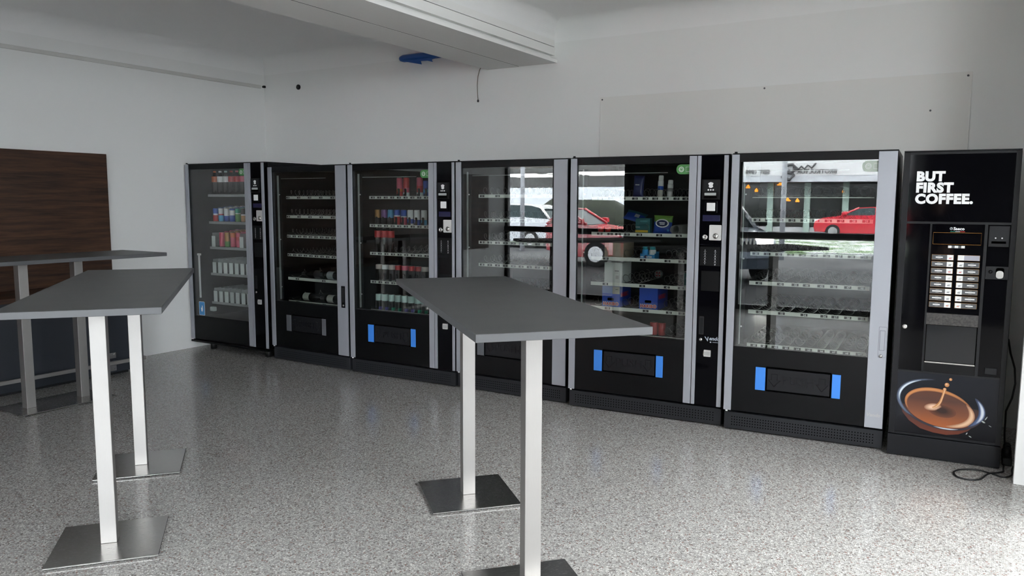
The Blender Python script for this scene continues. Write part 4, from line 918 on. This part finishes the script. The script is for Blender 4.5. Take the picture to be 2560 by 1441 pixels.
for i, (a0, c0, w0) in enumerate(st):
    p_, q_ = st[max(i-1, 0)], st[min(i+1, len(st)-1)]; dx, dz = q_[0]-p_[0], q_[1]-p_[1]; ln = math.hypot(dx, dz); edge.append((a0, c0, w0, -dz/ln, dx/ln))
for lo, hi, m_, yy in ((-1, 1, M_FOAM, y-0.0020), (-0.55, 0.15, M_FOAML, y-0.0022)):
    for (a0, c0, w0, nx, nz), (a1, c1, w1, mx, mz) in zip(edge, edge[1:]):
        b.face([(a0+nx*w0*lo, yy, c0+nz*w0*lo), (a0+nx*w0*hi, yy, c0+nz*w0*hi), (a1+mx*w1*hi, yy, c1+mz*w1*hi), (a1+mx*w1*lo, yy, c1+mz*w1*lo)], m_)
for c in ((0.286, 0.434, 0.009), (0.296, 0.462, 0.012), (0.313, 0.496, 0.008)):
    b.prism(ell(c[0], c[1], c[2], c[2]*1.05, 20), y-0.0021, y-0.001, M_FOAM); b.prism(ell(c[0]-c[2]*0.2, c[1]+c[2]*0.25, c[2]*0.5, c[2]*0.5, 14), y-0.0023, y-0.001, M_FOAML)
DK = (0.016, 0.017, 0.024)
softband(ctr[0], ctr[1], 0.226, 0.138, 0.022, 1.85, 4.4, DK, (0.10, 0.13, 0.20), y-0.0005, 'rim', steps=4); softband(ctr[0], ctr[1], 0.222, 0.136, 0.014, 2.2, 3.45, (0.12, 0.16, 0.22), (0.60, 0.66, 0.72), y-0.0010, 'rim_light')
softband(ctr[0], ctr[1], 0.226, 0.140, 0.014, 3.5, 6.3, (0.05, 0.02, 0.016), (0.028, 0.030, 0.045), y-0.0005, 'rim_front', steps=3); softband(ctr[0], ctr[1], 0.226, 0.138, 0.009, 4.7, 5.3, (0.10, 0.10, 0.13), (0.62, 0.66, 0.72), y-0.0010, 'rim_front_light')
softband(ctr[0], ctr[1], 0.214, 0.132, 0.036, -0.70, 0.75, DK, (0.10, 0.15, 0.30), y-0.0005, 'rim_right', steps=4); softband(ctr[0], ctr[1], 0.216, 0.132, 0.020, -0.40, 0.62, (0.14, 0.20, 0.36), (0.66, 0.70, 0.76), y-0.0010, 'rim_right_light')
for c in ((0.490, 0.266, 0.012, 0.005), (0.503, 0.288, 0.003, 0.014), (0.478, 0.285, 0.004, 0.010), (0.430, 0.170, 0.010, 0.003), (0.412, 0.186, 0.003, 0.008), (0.525, 0.245, 0.009, 0.0018)): soft(c[0], c[1], c[2], c[3], -0.5, DK, (0.48, 0.52, 0.50), y-0.0006, 'sparkle', 3)
b.build('picture_panel', t)
# cables beside and below it
b = MB(); b.tube([(2.455, 0.40, 0.70), (2.466, 0.27, 0.64), (2.492, 0.24, 0.555), (2.500, 0.24, 0.465), (2.490, 0.25, 0.375), (2.465, 0.26, 0.29), (2.470, 0.36, 0.12), (2.480, 0.37, 0.01)], 0.0055, M_RUB, 8)
tag(b.build('power_cable'), 'black cable bowing out beside the coffee machine', 'cable')
def smooth(P, n=6):
    out = []
    for i in range(len(P)-1):
        p0, p1, p2, p3 = (Vector(P[max(i-1, 0)]), Vector(P[i]), Vector(P[i+1]), Vector(P[min(i+2, len(P)-1)]))
        for k in range(n):
            s = k/n; out.append(0.5*((2*p1) + (p2-p0)*s + (2*p0-5*p1+4*p2-p3)*s*s + (3*p1-p0-3*p2+p3)*s**3))
    out.append(Vector(P[-1])); return out
z = 0.006
b = MB(); b.tube(smooth([(2.515, 0.10, z), (2.507, 0.03, z), (2.504, -0.07, z), (2.464, -0.135, z), (2.41, -0.105, z), (2.34, -0.075, z), (2.26, -0.115, z), (2.225, -0.185, z), (2.245, -0.265, z), (2.30, -0.282, z), (2.352, -0.245, z), (2.39, -0.15, z+0.009), (2.43, -0.085, z+0.003), (2.462, -0.03, z), (2.466, 0.03, z), (2.47, 0.12, z)]), 0.0048, M_RUB, 8)
tag(b.build('floor_cable'), 'loose black cable looped on the floor in front of the coffee machine', 'cable')
t = thing('power_strip', 'black power strip with plugs lying behind the coffee machine corner', 'power strip', (2.487, 0.21, 0))
b = MB(); b.box(-0.028, 0.022, -0.10, 0.12, 0.0, 0.045, M_BLACKM, 0.006); b.build('strip_body', t)
for y in (-0.06, 0.0, 0.06):
    b = MB(); b.lathe([(0.020, 0.045), (0.020, 0.085), (0.010, 0.10)], M_RUB, 12, Matrix.Translation((-0.003, y, 0))); b.build('plug', t)

# ------------------------------------------------------------------ the street outside (seen in the machine glass)
GZ = -0.10
def asphalt():
    m = mat('wet_asphalt', (0.09, 0.09, 0.095), 0.7, spec=0.12); t_ = N(m, 'ShaderNodeTexCoord'); n_ = N(m, 'ShaderNodeTexNoise'); n_.inputs['Scale'].default_value = 0.35; n_.inputs['Detail'].default_value = 8
    r_ = N(m, 'ShaderNodeValToRGB'); r_.color_ramp.elements[0].color = (0.030, 0.032, 0.036, 1); r_.color_ramp.elements[1].color = (0.075, 0.077, 0.082, 1); r_.color_ramp.elements[0].position = 0.35; r_.color_ramp.elements[1].position = 0.62
    L(m, t_.outputs['Object'], n_.inputs['Vector']); L(m, n_.outputs['Fac'], r_.inputs[0]); L(m, r_.outputs[0], BS(m).inputs['Base Color']); return m
b = MB(); b.box(-80, 80, -90, YF-0.25, GZ-0.2, GZ, asphalt()); b.box(XR+0.3, 80, YF-0.25, 20, GZ-0.2, GZ, asphalt()); struct(b.build('street'))
def snowgrass():
    m = mat('snowy_grass', (0.5, 0.5, 0.5), 0.9); t_ = N(m, 'ShaderNodeTexCoord'); n_ = N(m, 'ShaderNodeTexNoise'); n_.inputs['Scale'].default_value = 1.1; n_.inputs['Detail'].default_value = 9; n_.inputs['Roughness'].default_value = 0.7
    r_ = N(m, 'ShaderNodeValToRGB'); r_.color_ramp.elements[0].color = (0.06, 0.12, 0.03, 1); r_.color_ramp.elements[1].color = (0.50, 0.52, 0.55, 1); r_.color_ramp.elements[0].position = 0.44; r_.color_ramp.elements[1].position = 0.58
    L(m, t_.outputs['Object'], n_.inputs['Vector']); L(m, n_.outputs['Fac'], r_.inputs[0]); L(m, r_.outputs[0], BS(m).inputs['Base Color']); return m
b = MB(); b.box(-40, 12, -30.5, -20.5, GZ, GZ+0.08, snowgrass()); struct(b.build('lawn'))
def bumpy(x0, x1, y0, y1, h, m, n=40):
    b = MB(); rings = []
    for i in range(n+1):
        x = x0 + (x1-x0)*i/n; k = 0.85 + 0.3*random.random()
        rings.append([(x, y0 - 0.2*random.random(), GZ), (x, y0 - 0.25*random.random(), h*0.6*k), (x, y0 + (y1-y0)*0.25, h*k), (x, y0 + (y1-y0)*0.75, h*k), (x, y1 + 0.25*random.random(), h*0.6*k), (x, y1 + 0.2*random.random(), GZ)])
    b.loft(rings, m, closed=False, cap=(False, False)); return b
M_HEDGE = speck('hedge_leaves', (0.003, 0.006, 0.003), (0.010, 0.016, 0.006), 0.8, 6)
o = bumpy(-30, -4.5, -24.2, -22.8, 1.45, M_HEDGE).build('hedge'); tag(o, 'dark clipped hedge beyond the snowy lawn, mirrored in the machine glass', 'hedge'); o['kind'] = 'stuff'
# bakery building
t = thing('street_bakery', 'white fronted bakery across the street, mirrored in the glass beside the coffee machine', 'building', (-2.0, -40, GZ))
M_FASC = mat('white_fascia', (0.56, 0.57, 0.585), 0.6); M_SOFF = mat('grey_soffit', (0.46, 0.48, 0.52), 0.7); M_SHOPG = mat('dark_shop_glass', (0.025, 0.028, 0.026), 0.15); M_PALEG = mat('pale_green_column', (0.40, 0.52, 0.46), 0.5)
M_LAMPO = mat('orange_lamp_glow', (0.9, 0.3, 0.05), 0.5, emit=(1.0, 0.30, 0.03), es=6.0); M_INKG = mat('dark_sign_ink', (0.05, 0.05, 0.055), 0.5)
b = MB(); b.box(-7.4, 16, -6, 0, 0.0, 4.3, M_FASC); b.build('wall', t)
b = MB(); b.box(-7.3, 16, -6, -0.4, 4.3, 9.0, mat('upper_blocker_dark', (0.07, 0.068, 0.065), 0.8)); b.build('upper_blocker', t)  # dark upper block added out of view to dim the floor's reflection
b = MB(); n = 24; F = []
for i in range(n+1):
    x = -7.4 + 21.4*i/n; F.append((x, 2.2*math.cos((x+1)/16*PI/2)**0.5 if abs(x+1) < 15.9 else 0.0))
b.loft([[(x, y, 2.98), (x, y, 4.3), (x, -0.2, 4.3), (x, -0.2, 2.98)] for x, y in F], M_FASC, smooth=False); fa = b.build('fascia', t)
b = MB(); b.loft([[(x, y-0.02, 2.66), (x, y-0.02, 2.98), (x, -0.2, 2.98), (x, -0.2, 2.66)] for x, y in F], M_SOFF, smooth=False); b.build('soffit', t)
b = MB(); b.box(-7.3, 14, 0.0, 0.06, 0.3, 2.95, M_SHOPG); b.build('shop_window', t)
for x in (-7.2, -4.2, -1.5, 0.4, 2.3, 5.5, 9, 12.5):
    b = MB(); b.box(x-0.16, x+0.16, 0.06, 0.30, 0.0, 2.9, M_PALEG, 0.02); b.build('column', t)
for x, z, w in ((-2.7, 2.45, 0.35), (-2.25, 2.25, 0.25), (-1.0, 2.6, 0.6), (-0.6, 1.75, 0.5), (2.2, 2.2, 0.3), (-0.1, 1.70, 0.3)):
    b = MB(); b.lathe([(0.02, 0.12), (0.10, 0.0), (w*0.35, -0.05), (w*0.3, -0.08)], M_LAMPO, 12, Matrix.Translation((x, 0.2, z))); b.build('lamp', t)
def FACE(x, y, z): return Matrix.Translation((x, y, z)) @ Matrix.Rotation(PI, 4, 'Z') @ Matrix.Rotation(PI/2, 4, 'X')
b = MB(); b.text('SEIT 1898', 0.30, FACE(-1.95, 2.25, 3.08), M_INKG, 0.01, 0.004); b.text('BROTKULTUR', 0.30, FACE(0.95, 2.25, 3.08), M_INKG, 0.01, 0.004)
b.tube([(x, 2.32, z) for x, z in ((-0.75, 2.95), (-0.35, 2.75), (-0.15, 3.0), (-0.4, 3.22), (-0.65, 3.12), (-0.3, 3.1), (0.0, 3.35), (-0.25, 3.55), (-0.55, 3.48))], 0.085, M_INKG, 6)
b.tube([(x, 2.32, z) for x, z in ((-0.2, 3.4), (-0.45+0.5, 3.28), (0.2, 3.45), (0.35, 3.3), (0.5, 3.5), (0.7, 3.36), (0.9, 3.6))], 0.05, M_INKG, 6); b.build('sign_lettering', t)
# supermarket with lit tubes
t = thing('street_market_hall', 'dark glazed market hall with lit ceiling tubes, mirrored in the snack machine', 'building', (-13.0, -36, GZ))
M_BRN = mat('brown_facade', (0.10, 0.08, 0.07), 0.7); M_TUBE = mat('fluorescent_tube', (1, 1, 1), 0.5, emit=(1.0, 1.0, 0.96), es=9.0)
b = MB(); b.box(-17, 3.0, -8, 0, 3.6, 9.5, M_BRN); b.box(-17, 3.0, -8.2, -8, 0, 5, M_BRN); b.box(2.8, 3.0, -8, 0, 0, 3.6, M_BRN); b.build('wall', t)  # facade raised out of view to hold back low sky light
b = MB(); b.box(-17, 2.8, -0.02, 0, 2.4, 3.6, M_PANE); b.build('window', t)
b = MB(); b.box(-17, 2.8, -0.1, 0.1, 0, 2.4, mat('pale_parapet', (0.62, 0.65, 0.70), .6)); b.build('parapet', t)
for i in range(5):
    for j in range(3):
        b = MB(); b.box(-13.0+j*5.2, -8.5+j*5.2, -1.6-i*1.3, -1.5-i*1.3, 3.25, 3.31, M_TUBE); b.build('light_tube', t)
for x, y, h, lab in ((-3.0, -26, 7, 'grey street lamp pole on the lawn, the one nearer the market'), (-0.62, -18, 7, 'thin grey lamp pole in front of the bakery'), (-10.6, -17, 7, 'grey lamp pole beside the red hatchback')):
    t = thing('street_lamp', lab, 'street lamp', (x, y, GZ)); b = MB(); b.cyl((0, 0, 0), (0, 0, h), 0.08, M_SOFF, 12, 0.05); b.build('pole', t)
    b = MB(); b.tube([(0, 0, h), (0, 0.3, h+0.2), (0, 0.9, h+0.25)], 0.035, M_SOFF, 8); b.box(-0.12, 0.12, 0.8, 1.4, h+0.2, h+0.3, M_SOFF, 0.02); b.build('lamp_head', t)
# cars
M_CGL = mat('car_glass', (0.03, 0.045, 0.05), 0.35, spec=0.1); M_TYRE = mat('tyre', (0.012, 0.012, 0.012), 0.8); M_RIM = mat('wheel_rim', (0.45, 0.45, 0.46), 0.3, 0.8)
M_HEAD = mat('headlight_glow', (1, 1, 1), 0.2, emit=(1, 0.96, 0.88), es=14.0); M_HEADO = mat('headlight_lens', (0.6, 0.62, 0.65), 0.1); M_TAIL = mat('tail_light', (0.35, 0.01, 0.01), 0.2)
def car(label, x, y, rz, paint, roofc, Lc=4.1, H=1.45, lit=False, tall=0.22):
    t = thing('car', label, 'car', (x, y, GZ), rz, 'cars parked outside'); k = Lc/4.1; hb = 0.92 + tall*0.5
    low = [(-2.0, 0.32), (-2.05, 0.62), (-1.97, hb-0.02), (-1.0, hb+0.03), (0.9, hb), (1.7, hb-0.12), (2.0, hb-0.26), (2.05, 0.50), (2.0, 0.28), (1.0, 0.22), (-1.0, 0.22)]
    b = MB(); rings = [[(x_*k*(0.97 if e else 1), s*(0.86 if e else 0.78), 0.02*e + z_*(0.985 if e else 1)) for x_, z_ in low] for s, e in ((-1, 1), (-1, 0), (1, 0), (1, 1))]
    b.loft(rings, paint, smooth=False); b.build('body', t)
    gh = [(-1.90, hb), (-1.45, H-0.08), (-1.1, H-0.02), (-0.2, H), (0.30, H-0.04), (0.95, hb)]
    w = lambda z_: 0.80 - (z_-hb)*0.36
    b = MB(); b.loft([[(x_*k, s*w(z_), z_) for x_, z_ in gh] for s in (-1, 1)], M_CGL, smooth=False); b.build('cabin_glass', t)
    b = MB(); rf = [(-1.6, H-0.12), (-1.2, H-0.025), (-0.2, H+0.006), (0.31, H-0.035)]
    b.loft([[(x_*k, s*w(z_)*1.01, z_+0.012) for s in (-1, 1)] + [(x_*k, s*w(z_)*1.01, z_-0.03) for s in (1, -1)] for x_, z_ in rf], roofc, smooth=False)
    for s in (-1, 1):
        for (xa, za), (xb, zb) in (((-1.97, hb-0.02), (-1.58, H-0.10)), ((-0.35, hb), (-0.35, H-0.02)), ((0.32, H-0.04), (0.97, hb))):
            b.tube([(xa*k, s*w(za), za), (xb*k, s*w(zb), zb)], 0.045, roofc, 6)
    b.build('roof', t)
    for s in (-1, 1):
        b = MB(); b.box(0.75*k, 0.95*k, s*0.98-0.10, s*0.98+0.10, hb+0.02, hb+0.16, paint if not lit else M_BLACK, 0.03); b.build('mirror', t)
        b = MB(); b.box(1.80*k, 2.03*k, s*0.62-0.17, s*0.62+0.17, hb-0.34, hb-0.20, M_HEAD if lit else M_HEADO, 0.02); b.build('headlight', t)
        b = MB(); b.box(-2.06*k, -1.9*k, s*0.68-0.10, s*0.68+0.10, hb-0.25, hb-0.05, M_TAIL, 0.02); b.build('tail_light', t)
        for xw in (-1.28, 1.28):
            b = MB(); b.cyl((xw*k, s*0.68, 0.31), (xw*k, s*0.88, 0.31), 0.31, M_TYRE, 24); b.cyl((xw*k, s*0.87, 0.31), (xw*k, s*0.89, 0.31), 0.20, M_RIM, 12); b.build('wheel', t)
    b = MB()
    for i in range(10): b.box(2.0*k, 2.055*k, -0.40+i*0.08, -0.36+i*0.08, hb-0.32, hb-0.17, M_CHROME)
    b.build('grille', t)
M_RCAR = mat('car_paint_red', (0.50, 0.02, 0.035), 0.22, coat=0.6); M_WCAR = mat('car_paint_white', (0.72, 0.74, 0.76), 0.25, coat=0.5); M_BCAR = mat('car_paint_steel_blue', (0.16, 0.20, 0.26), 0.22, 0.3, coat=0.6); M_SILC = mat('car_paint_silver', (0.52, 0.54, 0.58), 0.28, 0.4)
car('red hatchback by the lawn, mirrored in the snack machine glass', -5.85, -14.0, 0.0, M_RCAR, M_RCAR, 3.7)
car('red car parked by the bakery, mirrored in the glass beside the coffee machine', 1.4, -34.0, PI, M_RCAR, M_RCAR, 4.4, 1.40)
car('steel blue off-road car with lit headlights turned towards the shop, mirrored beside the coffee machine', -1.75, -12.6, math.radians(62), M_BCAR, M_WCAR, 4.2, 1.68, True, 0.35)
car('silver car parked behind the red hatchback, mirrored in the snack machine', -12.4, -19.2, PI, M_SILC, M_WCAR, 4.3, 1.50)

# ------------------------------------------------------------------ the photographer, mirrored in the dark panels
SK = mat('skin', (0.45, 0.27, 0.19), 0.55); JK = mat('dark_jacket', (0.012, 0.012, 0.016), 0.8); TR = mat('dark_trousers', (0.015, 0.017, 0.024), 0.85); HR_ = mat('dark_hair', (0.012, 0.009, 0.007), 0.6)
pf = Vector((-0.5150, 0.8572, 0)); base = Vector((CAM.x, CAM.y, 0)) - pf*0.36
P_ = thing('person', 'person in a dark jacket holding up a small camera, mirrored in the coffee machine', 'person', base, math.radians(31.0))
def skin(name, verts, edges, m, parent, root=0, sub=2):
    me = bpy.data.meshes.new(name); me.from_pydata([v[:3] for v in verts], edges, []); me.materials.append(m)
    o = bpy.data.objects.new(name, me); C.objects.link(o); o.parent = parent
    md = o.modifiers.new('skin', 'SKIN'); md.use_smooth_shade = True
    if not me.skin_vertices: bpy.context.view_layer.objects.active = o
    sv = me.skin_vertices[0].data if len(me.skin_vertices) else None
    if sv:
        for i, v in enumerate(verts):
            sv[i].radius = v[3] if isinstance(v[3], tuple) else (v[3], v[3]); sv[i].use_root = (i == root)
    s_ = o.modifiers.new('sub', 'SUBSURF'); s_.levels = sub; s_.render_levels = sub
    return o
def body_verts(g=0.0):
    V = [(0, 0, 0.93, (0.15+g, 0.10+g)), (0, 0, 1.10, (0.135+g, 0.095+g)), (0, 0.005, 1.28, (0.16+g, 0.105+g)), (0, 0, 1.42, (0.10+g, 0.08+g)), (0, 0.02, 1.50, 0.055), (0, 0.03, 1.56, 0.055)]
    E_ = [(0, 1), (1, 2), (2, 3), (3, 4), (4, 5)]
    for s in (-1, 1):
        i = len(V)
        V += [(s*0.18, 0, 1.40, 0.06+g), (s*0.27, 0.06, 1.20, 0.045+g), (s*0.235, 0.15, 1.20, 0.042+g), (s*0.12, 0.27, 1.43, 0.030+g*0.7), (s*0.085, 0.288, 1.475, 0.026)]
        E_ += [(3, i), (i, i+1), (i+1, i+2), (i+2, i+3), (i+3, i+4)]
    for s in (-1, 1):
        i = len(V)
        V += [(s*0.10, 0, 0.86, 0.085+g), (s*0.11, 0.01, 0.50, 0.055+g), (s*0.11, -0.01, 0.12, 0.038+g), (s*0.115, 0.0, 0.05, 0.034), (s*0.125, 0.13, 0.03, 0.030)]
        E_ += [(0, i), (i, i+1), (i+1, i+2), (i+2, i+3), (i+3, i+4)]
    return V, E_
V, E_ = body_verts()
skin('body', V, E_, SK, P_)
Vj = [(0, 0, 0.90, (0.17, 0.125)), (0, 0, 1.10, (0.158, 0.118)), (0, 0.005, 1.28, (0.18, 0.125)), (0, 0, 1.42, (0.115, 0.095)), (0, 0.012, 1.47, 0.066)]
Ej = [(0, 1), (1, 2), (2, 3), (3, 4)]
for s in (-1, 1):
    i = len(Vj); Vj += [(s*0.18, 0, 1.40, 0.075), (s*0.27, 0.06, 1.20, 0.060), (s*0.235, 0.15, 1.20, 0.055), (s*0.13, 0.255, 1.405, 0.042)]; Ej += [(3, i), (i, i+1), (i+1, i+2), (i+2, i+3)]
skin('jacket', Vj, Ej, JK, P_)
Vt = [(0, 0, 0.92, (0.165, 0.115))]; Et = []
for s in (-1, 1):
    i = len(Vt); Vt += [(s*0.10, 0, 0.82, 0.098), (s*0.11, 0.01, 0.50, 0.072), (s*0.11, -0.01, 0.10, 0.060)]; Et += [(0, i), (i, i+1), (i+1, i+2)]
skin('trousers', Vt, Et, TR, P_)
for s in (-1, 1):
    b = MB(); b.loft([[(s*0.12 + 0.048*w_*math.cos(q), y_ + 0, max(0.0, h_*0.5 + h_*0.5*math.sin(q))) for q in (2*PI*i/14 for i in range(14))] for y_, w_, h_ in ((-0.085, 0.6, 0.07), (-0.05, 0.95, 0.11), (0.03, 1.0, 0.10), (0.12, 1.05, 0.065), (0.17, 0.9, 0.05), (0.20, 0.5, 0.03))], M_RUB); b.build('shoe', P_)
# head: one lofted surface with brow, nose, mouth and chin
b = MB(); hz = 1.62
rows = [(-0.115, 0.020, 0.035, 0.035), (-0.105, 0.045, 0.060, 0.030), (-0.085, 0.056, 0.078, 0.018), (-0.055, 0.064, 0.088, 0.004), (-0.02, 0.070, 0.094, 0.0), (0.015, 0.074, 0.097, -0.004), (0.05, 0.075, 0.097, -0.008), (0.085, 0.066, 0.085, -0.010), (0.11, 0.045, 0.058, -0.010), (0.122, 0.015, 0.02, -0.010)]
rings = []
for dz_, rx, ry, oy in rows:
    rg = []
    for j in range(28):
        q = 2*PI*j/28; xx, yy = rx*math.cos(q), ry*math.sin(q) + oy + 0.03
        fr = max(0, math.sin(q))**10
        yy += fr*{-0.055: 0.006, -0.02: 0.020, 0.015: 0.006}.get(dz_, 0.0)
        if dz_ == 0.015 and 0.25 < abs(math.cos(q)) < 0.6 and math.sin(q) > 0: yy -= 0.008
        rg.append((xx, yy, hz + dz_))
    rings.append(rg)
b.loft(rings, SK)
for s in (-1, 1): b.lathe([(0.006, -0.028), (0.014, -0.012), (0.017, 0.010), (0.010, 0.026)], SK, 10, Matrix.Translation((s*0.077, 0.025, hz)) @ Matrix.Diagonal((0.5, 1, 1, 1)))
b.build('head', P_)
for s in (-1, 1):
    b = MB(); b.lathe([(0.001, -0.011), (0.008, -0.007), (0.011, 0), (0.008, 0.007), (0.001, 0.011)], M_WHITE, 12, Matrix.Translation((s*0.031, 0.103, hz+0.014))); b.lathe([(0.001, -0.005), (0.005, 0), (0.001, 0.005)], M_HOLE, 10, Matrix.Translation((s*0.031, 0.113, hz+0.014))); b.build('eye', P_)
b = MB(); b.tube([(-0.022, 0.116, hz-0.062), (0, 0.123, hz-0.060), (0.022, 0.116, hz-0.062)], [0.003, 0.006, 0.003], mat('lips', (0.36, 0.15, 0.12), .5), 8); b.build('mouth', P_)
b = MB(); rings = []
for dz_, rx, ry, oy in [(-0.03, 0.074, 0.075, -0.028), (0.02, 0.081, 0.092, -0.022), (0.06, 0.083, 0.104, -0.012), (0.095, 0.073, 0.096, -0.008), (0.122, 0.048, 0.066, -0.010), (0.133, 0.012, 0.018, -0.010)]:
    rings.append([(rx*math.cos(2*PI*j/24), ry*math.sin(2*PI*j/24) + oy + 0.03 if (dz_ > 0.05 or math.sin(2*PI*j/24) < 0.3) else 0.3*ry + oy + 0.03, hz + dz_) for j in range(24)])
b.loft(rings, HR_); b.build('hair', P_)
for s in (-1, 1):      # palm with five bent fingers closed on the camera body
    hx, hy, hz_ = s*0.078, 0.290, 1.500
    Vh = [(hx, hy-0.012, hz_-0.035, 0.024), (hx, hy, hz_, (0.016, 0.026)), (hx-s*0.004, hy+0.004, hz_+0.022, (0.013, 0.024))]
    Eh = [(0, 1), (1, 2)]
    for f_, (dz_, ln) in enumerate(((0.024, 0.9), (0.008, 1.0), (-0.008, 0.95), (-0.022, 0.78))):
        i = len(Vh); Vh += [(hx-s*0.004, hy+0.012, hz_+0.012+dz_*0.8, 0.0095), (hx-s*0.018, hy+0.018, hz_+0.014+dz_, 0.0085), (hx-s*(0.018+0.022*ln), hy+0.014, hz_+0.014+dz_, 0.0078)]
        Eh += [(1, i), (i, i+1), (i+1, i+2)]
    i = len(Vh); Vh += [(hx-s*0.006, hy-0.022, hz_-0.012, 0.011), (hx-s*0.022, hy-0.030, hz_+0.004, 0.010), (hx-s*0.036, hy-0.026, hz_+0.014, 0.009)]; Eh += [(0, i), (i, i+1), (i+1, i+2)]
    skin('hand', Vh, Eh, SK, P_, sub=1)
cp = base + pf*0.312 + Vector((0, 0, 1.515))
t = thing('photo_camera', 'small black camera held up by the person', 'camera', cp, math.radians(31.0))
b = MB(); b.box(-0.055, 0.055, -0.018, 0.012, -0.034, 0.034, M_BLACK, 0.005); b.build('camera_body', t)
b = MB(); b.lathe([(0.026, 0.0), (0.026, 0.022), (0.020, 0.026)], M_BLACKM, 20, Matrix.Translation((0.005, 0.012, 0)) @ Matrix.Rotation(-PI/2, 4, 'X')); b.build('lens_barrel', t)

# unseen house added to block part of the sky beyond the side glazing
t = thing('street_sky_blocker', 'pale grey house added to block sky light beyond the side glazing', 'building', (16, -4, GZ))
b = MB(); b.box(-4, 4, -14, 12, 0, 6.0, mat('grey_render', (0.42, 0.43, 0.45), 0.85)); b.build('wall', t)
b = MB(); b.loft([[(-4.3, y, 6.0), (4.3, y, 6.0), (0, y, 8.2)] for y in (-14.3, 12.3)], mat('slate_roof', (0.08, 0.08, 0.09), 0.7), smooth=False); b.build('roof', t)
for y in (-11, -7.5, -4, -0.5, 3, 6.5):
    for z in (1.0, 3.7):
        b = MB(); b.box(-4.03, -3.98, y-0.6, y+0.6, z, z+1.4, M_SHOPG); b.box(-4.05, -4.0, y-0.7, y+0.7, z-0.08, z, M_FASC); b.build('window', t)
# unseen canopy added over the shop front to keep sky light off the floor
b = MB(); b.box(-14, 3.4, -13.0, YF-0.1, 2.95, 3.25, M_SOFF); b.box(-14, 3.4, -13.02, -12.9, 2.9, 3.3, M_SOFF); struct(b.build('sky_blocker_canopy'))
